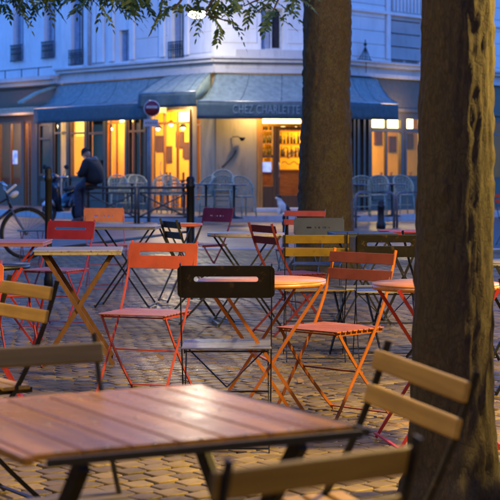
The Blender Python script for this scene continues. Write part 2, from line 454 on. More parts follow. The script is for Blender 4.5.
# side and back faces
mb.add([SL.W(0,0,0), SL.W(0,-10,0), SL.W(0,-10,ZT), SL.W(0,0,ZT)], [(0,1,2,3)])
mb.add([SR.W(SR.L,0,0), SR.W(SR.L,-14,0), SR.W(SR.L,-14,ZT), SR.W(SR.L,0,ZT)], [(0,1,2,3)])
bb(mb, 'wall', M['facade'])
def courses(seg, a0, a1, z0, z1, h, ops, skip=()):
    mb = MB(); z = z0
    while z < z1-.05:
        zt = min(z+h-.028, z1)
        cuts = sorted([(o[0]-.11, o[1]+.11) for o in ops if o[2]-.08 < zt and o[3]+.1 > z])
        a = a0
        for c0, c1 in cuts+[(a1, a1)]:
            if c0 > a+.03: seg.box(mb, a, min(c0, a1), .0, .022, z, zt)
            a = max(a, c1)
        z += h
    return mb
bb(courses(SR, .12, ss-.25, ZC+.1, 8.5, .345, upR), 'stone_course', M['facade'], .006)
bb(courses(SC, .12, SC.L-.1, ZC+.34, 8.5, .345, upC), 'stone_course', M['facade'], .006)
bb(courses(SL, SL.a(137), SL.L-.1, ZC+.1, 8.5, .52, upL), 'stone_course', M['facade2'], .006)
# quoin pilasters, window surrounds and panels
mb = MB()
for (s_, a0, a1) in ((SL, SL.a(94), SL.a(97.5)), (SL, SL.a(98.5), SL.a(105)), (SL, SL.a(131), SL.a(135.5)), (SL, SL.a(110), SL.a(115)), (SL, SL.a(161), SL.a(166)), (SL, SL.a(186), SL.a(190)), (SR, ss-.2, ss-.06), (SR, ss+1.5, ss+1.62)):
    mb = MB(); s_.box(mb, a0, a1, 0, .075, ZC+.08, ZT-.3); bb(mb, 'pilaster', M['facade'], .01)
def window(seg, op, kind='sash', iron=False):
    a0, a1, z0, z1 = op
    f = MB(); t = .055
    for (x0, x1, y0, y1) in ((a0, a0+t, z0, z1), (a1-t, a1, z0, z1), (a0+t, a1-t, z0, z0+t), (a0+t, a1-t, z1-t, z1), ((a0+a1)/2-.02, (a0+a1)/2+.02, z0+t, z1-t)):
        seg.box(f, x0, x1, -.17, -.12, y0, y1)
    w = bb(f, 'window', M['shutter'])
    g = MB(); seg.box(g, a0+.01, a1-.01, -.20, -.175, z0+.01, z1-.01); bb(g, 'pane', M['win'], par=w)
    sl = MB(); seg.box(sl, a0-.10, a1+.10, .001, .10, z0-.075, z0-.002); bb(sl, 'sill', M['facade'], .008, par=w)
    if kind == 'shutter':
        for (p0, p1) in ((a0+.01, (a0+a1)/2-.01), ((a0+a1)/2+.01, a1-.01)):
            m2 = MB(); seg.box(m2, p0, p0+.05, -.1, -.05, z0+.01, z1-.01); seg.box(m2, p1-.05, p1, -.1, -.05, z0+.01, z1-.01)
            z = z0+.03
            while z < z1-.04:
                m2.add([seg.W(p0+.05, -.095, z+.045), seg.W(p1-.05, -.095, z+.045), seg.W(p1-.05, -.055, z), seg.W(p0+.05, -.055, z),
                        seg.W(p0+.05, -.095, z+.053), seg.W(p1-.05, -.095, z+.053), seg.W(p1-.05, -.055, z+.008), seg.W(p0+.05, -.055, z+.008)],
                       [(0,1,2,3),(7,6,5,4),(0,4,5,1),(3,2,6,7)])
                z += .06
            bb(m2, 'shutter', M['shutter'], par=w)
    else:
        m2 = MB(); seg.box(m2, a0+.06, a0+(a1-a0)*.42, -.118, -.10, z0+.06, z1-.06); bb(m2, 'blind', M['blind'], par=w)
    if iron:
        m2 = MB(); zi = z0+.44
        for zz in (z0+.05, z0+.24, zi): seg.box(m2, a0-.02, a1+.02, .06, .085, zz-.012, zz+.012)
        n = max(4, int((a1-a0)/.085))
        for k in range(n+1):
            a = a0+(a1-a0)*k/n; seg.box(m2, a-.008, a+.008, .066, .080, z0, zi)
        for k in range(n):
            a = a0+(a1-a0)*(k+.5)/n
            m2.tube([seg.W(a+.03*math.cos(q*.7), .073, z0+.33+.045*math.sin(q*.7)) for q in range(9)], .006, 4, False, True)
        bb(m2, 'railing', M['blackiron'], par=w)
    return w
window(SL, upL[0], iron=True); window(SL, upL[1]); window(SL, upL[2], iron=True); window(SL, upL[3])
window(SC, upC[0]); window(SC, upC[1]); window(SR, upR[0]); window(SR, upR[1], 'shutter')
for o_ in upL[4:]: window(SL, o_)
for o_ in upC[2:]: window(SC, o_)
for o_ in upR[2:]: window(SR, o_, 'shutter')
# cornice band round the three faces
mb = MB()
for seg, ext in ((SL, (0, 0)), (SC, (0, 0)), (SR, (0, 0))):
    a0, a1 = 0, seg.L
    for (o, z0, z1) in ((.10, 3.60, 3.70), (.04, 3.705, 3.86), (.16, 3.865, 3.95), (.22, 3.955, 4.01)):
        seg.box(mb, a0-o*.35, a1+o*.35, -.1, o, z0, z1)
SC.box(mb, SC.a(236), SC.L+.05, .0, .12, 4.015, 4.19)
bb(mb, 'cornice', M['ledge'], .006)
# string course / balustrade panel above shutters
mb = MB()
SR.box(mb, .0, SR.L, .0, .09, SR.z(405, 18)+.03, SR.z(405, 18)+.11)
for k in range(9):
    a = ss+.1+k*.16; SR.box(mb, a, a+.07, .0, .06, SR.z(405, 18)+.14, SR.z(405, 18)+.75)
bb(mb, 'moulding', M['facade'], .006)
# drain pipe
mb = MB(); mb.tube([SL.W(SL.a(92), .09, z) for z in (PAV+3.9, 6, ZT)], .05, 10); bb(mb, 'drainpipe', M['shutter'])
# ornament bracket on right ledge
mb = MB(); a = SR.a(361); zb = 4.02
for d in (-.24, -.12, .12, .24): mb.tube([SR.W(a+d, .12, zb), SR.W(a+d*.55, .14, zb+.15), SR.W(a, .14, zb+.34)], .011, 5)
mb.tube([SR.W(a, .14, zb), SR.W(a, .14, zb+.52)], .014, 6); mb.sphere(SR.W(a, .14, zb+.40), .045)
mb.tube([SR.W(a-.3, .12, zb+.012), SR.W(a+.3, .12, zb+.012)], .012, 6); mb.tube([SR.W(a-.05, .2, zb), SR.W(a-.05, .2, zb-.34)], .01, 5)
bb(mb, 'iron_bracket', M['blackiron'])

# --- shop level
def band(seg, px0, px1, y0, y1):
    """opening from photo columns / rows at mid column"""
    m = (px0+px1)/2
    return (seg.a(px0), seg.a(px1), seg.z(m, y1), seg.z(m, y0))
ZH = 3.60
# left wing: openings
OL = [band(SL, 38, 50, 124, 176), band(SL, 53, 66, 118, 178), band(SL, 69, 84, 118, 178), band(SL, 87, 103, 118, 178),
      band(SL, 106, 124, 116, 179), band(SL, 127, 145, 118, 181), band(SL, 150, 189, 110, 217), band(SL, 195.5, 200.5, 112, 200)]
OL = [(a0, a1, max(PAV+.02, z0), z1) for a0, a1, z0, z1 in OL]
mb = MB(); SL.wall(mb, 0, SL.a(191.5), 0, ZH, OL[:7], out=-.06, depth=.12); bb(mb, 'shopfront', M['shop'])
mb = MB(); SL.wall(mb, SL.a(191.5), SL.L, 0, ZH, OL[7:], out=-.03, depth=.14); bb(mb, 'shopfront', M['beige'])
# pilaster strips on left shopfront
mb = MB()
for px in (36, 51.5, 67.5, 85.5, 104.5, 125.5, 147.5):
    a = SL.a(px); SL.box(mb, a-.045, a+.045, -.058, -.01, PAV, 3.3)
for px0, px1 in ((38, 50), (53, 66), (69, 84), (87, 103), (106, 124), (127, 145)):
    a0, a1 = SL.a(px0)+.07, SL.a(px1)-.07
    SL.box(mb, a0, a1, -.058, -.03, .35, .85)
bb(mb, 'pilaster_strip', M['shopgrey'], .008)
def frames(seg, op, cols, trans=None, mat='framedk', glz=True, out=-.10, t=.05, name='window'):
    a0, a1, z0, z1 = op; f = MB()
    g = .001
    seg.box(f, a0+g, a0+t, out, out+.07, z0+g, z1-g); seg.box(f, a1-t, a1-g, out, out+.07, z0+g, z1-g)
    seg.box(f, a0+t, a1-t, out, out+.07, z0+g, z0+t*1.3); seg.box(f, a0+t, a1-t, out, out+.07, z1-t, z1-g)
    for k in range(1, cols):
        a = a0+(a1-a0)*k/cols; seg.box(f, a-t*.45, a+t*.45, out+.003, out+.067, z0+t*1.3, z1-t)
    if trans:
        seg.box(f, a0+t, a1-t, out+.006, out+.074, trans-t*.6, trans+t*.6)
    w = bb(f, name, M[mat], .004)
    if glz:
        gm = MB(); gm.add([seg.W(a0+.02, out+.03, z0+.02), seg.W(a1-.02, out+.03, z0+.02), seg.W(a1-.02, out+.03, z1-.02), seg.W(a0+.02, out+.03, z1-.02)], [(0,1,2,3)])
        bb(gm, 'pane', M['glass'], par=w)
    return w
for i in (0, 1, 2, 3): frames(SL, OL[i], 1, OL[i][3]-.42)
frames(SL, OL[4], 2, SL.z(115, 123), 'frameor', t=.035); frames(SL, OL[5], 3, OL[5][3]-.35)
dw = frames(SL, OL[6], 3, SL.z(170, 123), 'frameor', name='door')
mb = MB(); a = (OL[6][0]*2+OL[6][1])/3
mb.tube([SL.W(a-.06, .0, 1.05), SL.W(a-.06, .03, 1.1), SL.W(a-.06, .03, 1.35), SL.W(a-.06, .0, 1.4)], .012, 6)
bb(mb, 'handle', M['steel'], par=dw)
frames(SL, OL[7], 1, SL.z(198, 125), 'frameor', t=.03)
# chamfer
OC = [(SC.a(257), SC.a(316), PAV+.03, SC.z(285, 117))]
mb = MB(); SC.wall(mb, 0, SC.L, 0, ZH, OC, out=-.03, depth=.16); bb(mb, 'shopfront', M['beige'])
fr = MB(); a0, a1, z0, z1 = OC[0]
SC.box(fr, a0+.001, a0+.14, -.1, .03, z0, z1-.001); SC.box(fr, a1-.1, a1-.001, -.1, .03, z0, z1-.001)
SC.box(fr, a0+.14, a1-.1, -.1, .0, z1-.05, z1-.001); zt = SC.z(285, 124.5)
SC.box(fr, a0+.14, a1-.1, -.1, .01, zt-.05, zt+.03)
bb(fr, 'door_surround', M['frameor'], .005)
# sidelight + door leaf
sa0, sa1 = a0+.14, SC.a(273); f = MB()
SC.box(f, sa1, sa1+.09, -.09, .0, z0, zt-.05); SC.box(f, sa0, sa1, -.09, -.01, z0, .78); SC.box(f, sa0, sa1, -.08, -.02, 1.5, 1.56)
sl_ = bb(f, 'side_window', M['framedk'], .004)
g = MB(); g.add([SC.W(sa0, -.05, .78), SC.W(sa1, -.05, .78), SC.W(sa1, -.05, zt-.05), SC.W(sa0, -.05, zt-.05)], [(0,1,2,3)]); bb(g, 'pane', M['glass'], par=sl_)
da0, da1 = sa1+.10, a1-.105; f = MB()
SC.box(f, da0, da0+.08, -.08, -.02, z0, zt-.055); SC.box(f, da1-.08, da1, -.08, -.02, z0, zt-.055)
SC.box(f, da0+.08, da1-.08, -.08, -.02, z0, .55); SC.box(f, da0+.08, da1-.08, -.08, -.02, zt-.14, zt-.055)
door = bb(f, 'door', M['framedk'], .004)
g = MB(); g.add([SC.W(da0+.06, -.05, .55), SC.W(da1-.06, -.05, .55), SC.W(da1-.06, -.05, zt-.12), SC.W(da0+.06, -.05, zt-.12)], [(0,1,2,3)]); bb(g, 'pane', M['glass'], par=door)
# painted flourish lettering on the door glass
mb = MB(); am = SC.a(291)
for q in range(3):
    c = SC.W(am-.13+q*.13, -.045, SC.z(291, 153)+.03*(-1)**q)
    mb.tube([c+SC.u*(.075*math.cos(k*.62))+Vector((0,0,.11*math.sin(k*.62+q))) for k in range(10)], .012, 5, False, True)
mb.tube([SC.W(am-.22+.05*k, -.045, SC.z(291, 163)+.04*math.sin(k*1.3)) for k in range(10)], .012, 5)
bb(mb, 'glass_lettering', M['framedk'], par=door)
mb = MB(); mb.tube([SC.W(da0+.05, -.0, 1.0), SC.W(da0+.05, .04, 1.03), SC.W(da0+.05, .04, 1.35), SC.W(da0+.05, 0, 1.38)], .012, 6); bb(mb, 'handle', M['steel'], par=door)
mb = MB(); SC.box(mb, a0-.1, a1+.1, 0, .35, PAV, PAV+.10); bb(mb, 'doorstep', M['ledge'], .01)
# pale poster in side window, given a glow of its own
mb = MB(); SC.box(mb, sa0+.03, sa1-.02, -.12, -.11, SC.z(268, 172), SC.z(268, 162)); bb(mb, 'lit_screen', M['bluesign'])
# wall spotlight with cable on chamfer
mb = MB(); a = SC.a(241); z = SC.z(241, 139)
mb.tube([SC.W(a-.22, 0.0, z+.05), SC.W(a-.1, .1, z+.06), SC.W(a, .16, z)], .012, 6); mb.lathe([(.03,0),(.075,.06),(.075,.09)], 12, SC.W(a, .16, z-.05)); bb(mb, 'wall_spotlight', M['blackiron'])
mb = MB(); mb.tube([SC.W(SC.a(236-14*k/10), .0, SC.z(236, 150+17*(k/10)**.7)) for k in range(11)], .018, 6); bb(mb, 'cable', M['shopgrey'])
# right wing
OR = [(SR.a(371), SR.a(404), SR.z(388, 180), SR.z(388, 116)), (SR.a(406), SR.a(424), SR.z(414, 180), SR.z(414, 116))]
OR += [(SR.a(424)+.5, SR.a(424)+1.6, PAV+.02, 2.7), (SR.a(424)+2.2, SR.a(424)+4.2, .9, 2.6), (SR.a(424)+5.0, SR.a(424)+7.4, .9, 2.6)]
mb = MB(); SR.wall(mb, 0, SR.L, 0, ZH, OR, out=-.04, depth=.16); bb(mb, 'shopfront', M['shopgrey'])
trz = SR.z(388, 130)
frames(SR, OR[0], 2, trz, 'shopgrey', t=.09); frames(SR, OR[1], 1, trz, 'shopgrey', t=.09)
frames(SR, OR[2], 1, 2.2, 'framedk', name='door')
for o_ in OR[3:]: frames(SR, o_, 2, 2.2, 'framedk')
mb = MB()
for px in (354, 358, 364, 369): a = SR.a(px); SR.box(mb, a-.04, a+.04, -.038, .02, PAV, 3.0)
a0, a1 = SR.a(373), SR.a(402); SR.box(mb, a0, a1, -.038, -.01, .4, .85)
SR.box(mb, SR.a(352), SR.a(424)+8, -.038, .05, 2.72, 2.82)
bb(mb, 'panelling', M['shopgrey'], .008)
# interior: floor, ceiling, back walls
inn = 2.4
def inpt(seg_a, seg_b, d):  # offset corner
    n = (seg_a.n+seg_b.n).normalized(); return seg_b.p-n*d/max(.3, n.dot(seg_b.n))
pL0 = SL.W(.1, -inn, 0); pC = inpt(SL, SC, inn); pR = inpt(SC, SR, inn); pR1 = SR.W(SR.L-.2, -inn, 0)
i0 = SL.W(.1, -.19, 0); iC = inpt(SL, SC, .2); iR = inpt(SC, SR, .21); iR1 = SR.W(SR.L-.2, -.21, 0)
mb = MB()
for A, B in ((pL0, pC), (pC, pR), (pR, pR1), (i0, pL0), (iR1, pR1)):
    mb.add([A+Vector((0,0,z)) for z in (0, 3.4)]+[B+Vector((0,0,z)) for z in (3.4, 0)], [(0,1,2,3)])
bb(mb, 'interior_wall', M['ochre'])
for nm, z, mt in (('interior_floor', PAV+.01, 'intfloor'), ('interior_ceiling', 3.38, 'ochre')):
    mb = MB()
    for (A, B, C_, D) in ((i0, iC, pC, pL0), (iC, iR, pR, pC), (iR, iR1, pR1, pR)):
        mb.add([p+Vector((0,0,z)) for p in (A, B, C_, D)], [(0,1,2,3)])
    bb(mb, nm, M[mt])
# curtains in lit windows (pleated)
def curtain(seg, a0, a1, z0, z1, out=-.32, mat='curtain'):
    mb = MB(); n = max(8, int((a1-a0)/.03)); vs = []
    for k in range(n+1):
        a = a0+(a1-a0)*k/n; o = out+.025*math.sin(k*1.4)
        vs += [seg.W(a, o, z0), seg.W(a, o+.01, z1)]
    mb.add(vs, [(2*k, 2*k+2, 2*k+3, 2*k+1) for k in range(n)], True)
    return bb(mb, 'curtain', M[mat])
curtain(SL, OL[4][0]-.02, OL[4][1]+.02, .8, SL.z(115, 123), -.24)
mb = MB(); SL.box(mb, OL[2][0]+.05, OL[2][0]+.42, -.22, -.2, SL.z(74, 136), SL.z(74, 121)); SL.box(mb, OL[2][0]+.50, OL[2][1]-.03, -.22, -.2, SL.z(80, 137), SL.z(80, 122))
bb(mb, 'lit_panel', M['yellowsign'])
# dark sheets added behind the dim windows to block the room light
mb = MB()
for i in (3, 5): SL.box(mb, OL[i][0]-.03, OL[i][1]+.03, -.24, -.21, PAV, 3.2)
SL.box(mb, OL[0][0]-.3, OL[0][1]+.3, -.9, -.85, PAV, 3.2)
bb(mb, 'light_block', M['shop'])
# bar, shelves, bottles, furniture inside
mb = MB(); SC.box(mb, SC.a(255), SC.a(330), -1.7, -1.3, PAV, 1.15); SC.box(mb, SC.a(255)-.05, SC.a(330), -1.75, -1.24, 1.15, 1.20)
bb(mb, 'bar_counter', M['barwood'], .01)
mb = MB()
for zz in (1.5, 1.85, 2.2, 2.5): SC.box(mb, SC.a(255), SC.a(330), -2.3, -2.1, zz, zz+.03)
bb(mb, 'bottle_shelf', M['barwood'], .006)
mb = MB(); SL.box(mb, SL.a(160), SL.a(172), -1.2, -1.0, PAV, 1.6); bb(mb, 'cupboard', M['barwood'], .006)
mb = MB(); SR.box(mb, SR.a(374), SR.a(381), -.75, -.55, .862, 1.9); SR.box(mb, SR.a(372), SR.a(402), -.9, -.5, .8, .86)
bb(mb, 'shelf', M['barwood'], .006)
mb = MB()
for zz in (1.53, 1.88, 2.23):
    for k in range(26):
        c = SC.W(SC.a(256)+k*.095+rnd.uniform(-.02, .02), -2.2, zz); h = rnd.uniform(.2, .3)
        mb.lathe([(.035,0),(.035,h*.6),(.012,h*.75),(.012,h)], 7, c)
bb(mb, 'bottle_row', M['bottle'])
# tables, chairs, pictures and hanging lamps inside
mb = MB()
for sg_, px_ in ((SL, 110), (SL, 119), (SL, 155), (SL, 168), (SL, 182), (SR, 376), (SR, 396), (SR, 415)):
    c = sg_.W(sg_.a(px_, -1.0), -1.0, PAV+.02)
    mb.lathe([(.18,0),(.03,.03),(.03,.72),(.33,.73),(.33,.76),(0,.76)], 16, c)
    for d in (-.5, .5):
        q = c+sg_.u*d; mb.box(q+Vector((0,0,.45)), (.36,.36,.04)); mb.box(q+sg_.u*(d*.36)+Vector((0,0,.75)), (.05,.34,.42))
        for ex in (-.15,.15):
            for ey in (-.15,.15): mb.box(q+Vector((ex,ey,.22)), (.03,.03,.44))
bb(mb, 'dining_furniture', M['framedk'])
mb = MB()
for sg_, px_, z_ in ((SL, 108, 1.9), (SL, 117, 1.7), (SL, 158, 1.9), (SL, 166, 1.6), (SL, 178, 2.0), (SL, 185, 1.7), (SR, 380, 2.1), (SR, 394, 1.9), (SR, 411, 2.0)):
    a_ = sg_.a(px_, -2.3); sg_.box(mb, a_-.17, a_+.17, -2.39, -2.34, z_-.2, z_+.25)
bb(mb, 'picture_frame', M['framedk'])
mb = MB(); h_ = MB()
for sg_, px_, z_ in ((SL, 112, 2.35), (SL, 158, 2.3), (SL, 171, 2.4), (SL, 183, 2.3), (SC, 283, 2.3), (SC, 296, 2.35)):
    c = sg_.W(sg_.a(px_, -1.1), -1.1, z_); mb.sphere(c, .055); h_.tube([c+Vector((0,0,.05)), c+Vector((0,0,3.37-z_))], .006, 4); h_.lathe([(.13,.0),(.05,.09),(0,.1)], 14, c+Vector((0,0,.01)))
bb(mb, 'hanging_bulb', M['globe']); bb(h_, 'hanging_shade', M['blackiron'])
# interior lights
def tubes(seg, a0, a1, out, z, th=.07, name='ceiling_light', mat='tubeglow'):
    mb = MB(); seg.box(mb, a0, a1, out-.06, out+.06, z-th, z+th); bb(mb, name, M[mat])
tubes(SL, SL.a(165), SL.a(187), -.45, SL.z(176, 116), .12)
tubes(SL, SL.a(108), SL.a(123), -.45, SL.z(115, 120), .05)
tubes(SC, SC.a(264), SC.a(305), -.55, SC.z(285, 121), .07)
tubes(SC, SC.a(275), SC.a(300), -1.9, 2.55, .04)
tubes(SR, SR.a(372), SR.a(423), -.40, SR.z(396, 122), .14)
mb = MB()
for px, py in ((55, 148), (61.5, 148), (61.5, 153), (198, 118), (55, 152)): mb.sphere(SL.W(SL.a(px, -.3), -.3, SL.z(px, py, -.3)), .06)
bb(mb, 'globe_lamp', M['globe'])
def area(name, loc, target, size, power, col, sy=None):
    l = bpy.data.lights.new(name, 'AREA'); l.energy = power; l.color = col; l.size = size
    l.shape = 'RECTANGLE'; l.size_y = sy or size
    o = bpy.data.objects.new(name, l); COL.objects.link(o); o.location = loc
    o.rotation_euler = (Vector(target)-Vector(loc)).to_track_quat('-Z', 'Y').to_euler(); return o
def point(name, loc, power, col, r=.1):
    if name.startswith(('interior','entrance','shop')): power *= .58
    l = bpy.data.lights.new(name, 'POINT'); l.energy = power; l.color = col; l.shadow_soft_size = r
    o = bpy.data.objects.new(name, l); COL.objects.link(o); o.location = loc; return o
AMB = (1.0, .68, .28)
point('interior_lamp_left', SL.W(SL.a(172), -1.2, 2.7), 48, AMB, .15)
point('interior_lamp_window', SL.W(SL.a(115), -1.3, 2.5), 70, AMB, .15)
point('interior_lamp_curtain', SL.W(SL.a(115), -.6, 2.6), 40, AMB, .06)
point('interior_lamp_door', SC.W(SC.a(285), -1.2, 2.9), 75, AMB, .15)
point('interior_lamp_right', SR.W(SR.a(385), -1.3, 2.8), 80, (1.0,.64,.09), .15)
point('interior_lamp_right', SR.W(SR.a(412), -1.2, 2.6), 52, (1.0,.64,.09), .15)
point('interior_lamp_dim', SL.W(SL.a(60), -.5, 2.4), 8, AMB, .08)
point('entrance_fill', SC.W(SC.a(252), .45, 2.6), 26, AMB, .05)  # unseen fill lights added under the awnings to warm the shopfront frames
point('entrance_fill', SL.W(SL.a(180), .35, 2.75), 30, AMB, .05)
point('entrance_fill', SL.W(SL.a(125), .40, 2.7), 20, AMB, .05)
point('entrance_fill', SL.W(SL.a(75), .40, 2.7), 14, AMB, .05)
point('entrance_fill', SR.W(SR.a(396), .5, 2.65), 22, AMB, .05)

# --- awnings
def awning(seg0, wa, wz, seg1, fpts, zf, val, label, scale=1.0, sag=.16, side=None, wave=.012, n=24, m=10, tilt=0.0):
    """wall line points list -> front line points list, with matching lengths"""
    root = empty('awning', (0, 0, 0)); root.parent = bld
    return root
def awn(wall_pts, front_pts, label, valh=.42, sag=.16, m=12, sub=14, wave=.014, side=True, fl=0):
    """wall_pts/front_pts: matching polylines (world)"""
    def dens(pts):
        out = []
        for i in range(len(pts)-1):
            for k in range(sub): out.append(pts[i].lerp(pts[i+1], k/sub))
        out.append(pts[-1]); return out
    Wp, Fp = dens(wall_pts), dens(front_pts); N = len(Wp)
    mb = MB(); vs = []
    for i in range(N):
        for j in range(m+1):
            t = j/m; p = Wp[i].lerp(Fp[i], t)
            p.z -= sag*math.sin(math.pi*t**.8)*(1+.25*math.sin(i*.8+fl)+.2*noise.noise(Vector((i*.3, j*.5, fl))))
            vs.append(p)
    fs = [(i*(m+1)+j, i*(m+1)+j+1, (i+1)*(m+1)+j+1, (i+1)*(m+1)+j) for i in range(N-1) for j in range(m)]
    mb.add(vs, fs, True)
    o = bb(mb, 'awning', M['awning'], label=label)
    sm = o.modifiers.new('thick', 'SOLIDIFY'); sm.thickness = .012; sm.offset = 0
    # seams between the canvas widths
    for i in range(0, N, 4):
        mb2 = MB(); mb2.tube([vs[i*(m+1)+j]+Vector((0,0,.008)) for j in range(m+1)], .009, 5); bb(mb2, 'seam', M['valance'], par=o)
    # valance
    mb = MB(); vs = []
    for i in range(N):
        nrm = (Fp[i]-Wp[i]); nrm.z = 0; nrm.normalize()
        for j in range(5):
            t = j/4; vs.append(Fp[i]+nrm*(.012+wave*math.sin(i*1.1+fl)*t)+Vector((0,0,-.012-valh*t)))
    mb.add(vs, [(i*5+j, i*5+j+1, (i+1)*5+j+1, (i+1)*5+j) for i in range(N-1) for j in range(4)], True)
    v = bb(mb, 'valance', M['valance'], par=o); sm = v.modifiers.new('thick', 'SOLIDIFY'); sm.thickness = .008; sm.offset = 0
    if side:
        for i, nm in ((0, 1), (N-1, -1)):
            mb = MB(); prof = [vs_ for vs_ in [Wp[i].lerp(Fp[i], j/m) for j in range(m+1)]]
            top = []
            for j, p in enumerate(prof):
                q = p.copy(); q.z -= sag*math.sin(math.pi*(j/m)**.8)+.01; top.append(q)
            bot = [Vector((p.x, p.y, min(p.z, Fp[i].z-.02)-(valh*.55 if j else 0.3))) for j, p in enumerate(top)]
            mb.add(top+bot, [(j, j+1, m+2+j, m+1+j) for j in range(m)], True)
            w = bb(mb, 'side_flap', M['awnside'], par=o); sm = w.modifiers.new('thick', 'SOLIDIFY'); sm.thickness = .008
    # front bar and arms
    mb = MB(); mb.tube([p+Vector((0,0,-.01)) for p in front_pts], .022, 8)
    for i in (2, N//2, N-3):
        mb.tube([Wp[i]+Vector((0,0,-.35)), Wp[i].lerp(Fp[i], .5)+Vector((0,0,-.42)), Fp[i]+Vector((0,0,-.03))], .016, 6)
    bb(mb, 'awning_arm', M['steel'], par=o)
    return o, Fp
zt_ = 3.57
def onray(px, py, Y): return Vector((X(px, Y), Y, Zat(py, Y)))
# awning 1: left wing
f0 = onray(34, 108, 44.7); f1 = onray(148, 102.5, 41.0)
w0 = SL.W(SL.a(59), .04, zt_); w1 = SL.W(SL.a(168), .04, zt_)
awn([w0, w1], [f0, f1], 'long blue awning on the left face of the corner', .42, .20, fl=.5, side=True)
# awning 2: small raised one by the corner
w0 = SL.W(SL.a(173), .07, 3.60); w1 = SL.W(SL.a(213), .07, 3.60)
o2 = SL.n*1.15
f0 = onray(139, 93.5, 40.4); f1 = onray(196, 91.0, 39.15)
awn([w0, w1], [f0, f1], 'short blue awning raised flatter beside the round road sign', .36, -.05, fl=2.0, wave=.05)
# awning 3: chamfer and start of right wing
g0 = onray(197, 101.0, 39.0); g1 = onray(343, 101.5, 39.75); g2 = onray(398, 103.5, 41.3)
w0 = SC.W(SC.a(216), .04, zt_); w1 = SC.W(SC.L, .04, zt_); w2 = SR.W(SR.a(376), .04, zt_)
ob3, Fp3 = awn([w0, w1, w2], [g0, g1, g2], 'blue awning lettered with the cafe name over the door', .42, .17, fl=1.0, wave=.006)
# valance lettering
d = (g1-g0); d.z = 0; d.normalize(); nn = Vector((d.y, -d.x, 0))
tm = text_mesh('lettering', 'CHEZ CHARLETTE', .30, .002, .72)
mat3 = Matrix((( d.x, 0, nn.x, 0), (d.y, 0, nn.y, 0), (0, 1, 0, 0), (0, 0, 0, 1)))
tm.transform(mat3)
wT = max(v.co.x for v in tm.vertices)-min(v.co.x for v in tm.vertices)
sc_ = (67/500*500)*39.3/F/wT
tm.transform(Matrix.Diagonal((sc_, sc_, 1, 1)))
tx = link('lettering', tm, M['lettering'], ob3); tx.location = onray(266, 109.8, 39.36)-nn*0+nn*.035-Vector(bld.location)
# lantern on the facade
zl = 5.05; la = SC.a(198); lp = SL.W(SL.L-.25, .75, zl)
lamp = tag(empty('wall_lantern', SL.W(SL.a(197), .0, zl+.3)), 'bright white street lantern on a bracket at the corner of the white facade', 'street lamp')
la_ = SL.a(197, 1.5); lpos = SL.W(la_, 1.5, SL.z(197, 14, 1.5))
mb = MB(); mb.tube([SL.W(SL.L-.1, .0, lpos.z+.75), SL.W(la_-.1, 1.0, lpos.z+.75), lpos+Vector((0,0,.20))], .02, 8); mb.build('bracket', M['blackiron'], lamp, 'parent')
mb = MB(); mb.lathe([(.24,.05),(.18,.12),(.05,.2),(0,.21)], 16, lpos); mb.build('hood', M['blackiron'], lamp, 'parent')
mb = MB(); mb.lathe([(0,-.10),(.12,-.08),(.20,-.02),(.20,.04),(.0,.09)], 16, lpos); mb.build('lantern_glass', M['lampglow'], lamp, 'parent')
point('lantern_light', lpos+Vector((0,0,-.2)), 20, (1.0,.88,.68), .10)
# sidewalk round the cafe (one raised sheet with kerb)
mb = MB(); off = 3.0
def outpt(a, b, d): n = (a.n+b.n).normalized(); return b.p+n*d/n.dot(b.n)
inner = [SL.W(-40, -.3, 0), SL.W(SL.L, -.3, 0), SR.W(0, -.3, 0), SR.W(SR.L+30, -.3, 0)]
for dd, z, nm, mt in ((2.75, PAV, 'pavement', None), (2.92, PAV-.004, 'kerb', 'ledge')):
    outer = [SL.W(-40, dd, 0), outpt(SL, SC, dd), outpt(SC, SR, dd), SR.W(SR.L+30, dd, 0)]
    inn_ = inner if nm == 'pavement' else [SL.W(-40, 2.753, 0), outpt(SL, SC, 2.753), outpt(SC, SR, 2.753), SR.W(SR.L+30, 2.753, 0)]
    mb = MB(); up = lambda p, zz: p+Vector((0,0,zz))
    for i in range(3):
        mb.add([up(outer[i], z), up(outer[i+1], z), up(inn_[i+1], z), up(inn_[i], z)], [(0,1,2,3)])
        mb.add([up(outer[i], -.1), up(outer[i+1], -.1), up(outer[i+1], z), up(outer[i], z)], [(0,1,2,3)])
    if nm == 'pavement': m_ = paint('pavement asphalt', (.11,.105,.105), .5, scale=.3, var=.4, bump=.3)
    else: m_ = M[mt]
    tag(mb.build(nm, m_), kind='structure')

# ------------------------------------------------------------------ left neighbour building
NB0 = Vector(LW).to_3d()
nbs = Seg((LW[0]-.64*11, LW[1]+.77*11), (LW[0]-.012, LW[1]+.014)); Ln = nbs.L
nb = tag(empty('neighbour_building', (-9, 50, 0)), 'white building with iron balconies and a brown shopfront, left of the cafe building', 'building')
def nbp(mb, name, mat, bevel=0, par=None):
    o = link(name, mb.mesh(name, nb.location), mat, par or nb)
    if bevel: bev(o, bevel)
    return o
ops = [(nbs.a(13, -.1), nbs.a(23.5, -.1), 4.35, 7.0), (nbs.a(44, -.1), nbs.a(55.3, -.1), 4.35, 7.0)]
ops += [(ops[0][0]-2.6, ops[0][0]-1.5, 4.35, 7.0)]
ops += [(o[0], o[1], z, z+2.1) for o in list(ops) for z in (8.4, 11.6, 14.8)]
mb = MB(); nbs.wall(mb, 0, Ln, 3.7, 18.0, ops, out=-.1)
mb.add([nbs.W(0,-.1,18.0), nbs.W(Ln,-.1,18.0), nbs.W(Ln,-9,18.0), nbs.W(0,-9,18.0)], [(0,1,2,3)])
mb.add([nbs.W(0,-.1,0), nbs.W(0,-9,0), nbs.W(0,-9,18.0), nbs.W(0,-.1,18.0)], [(0,1,2,3)])
nbp(mb, 'wall', M['facade'])
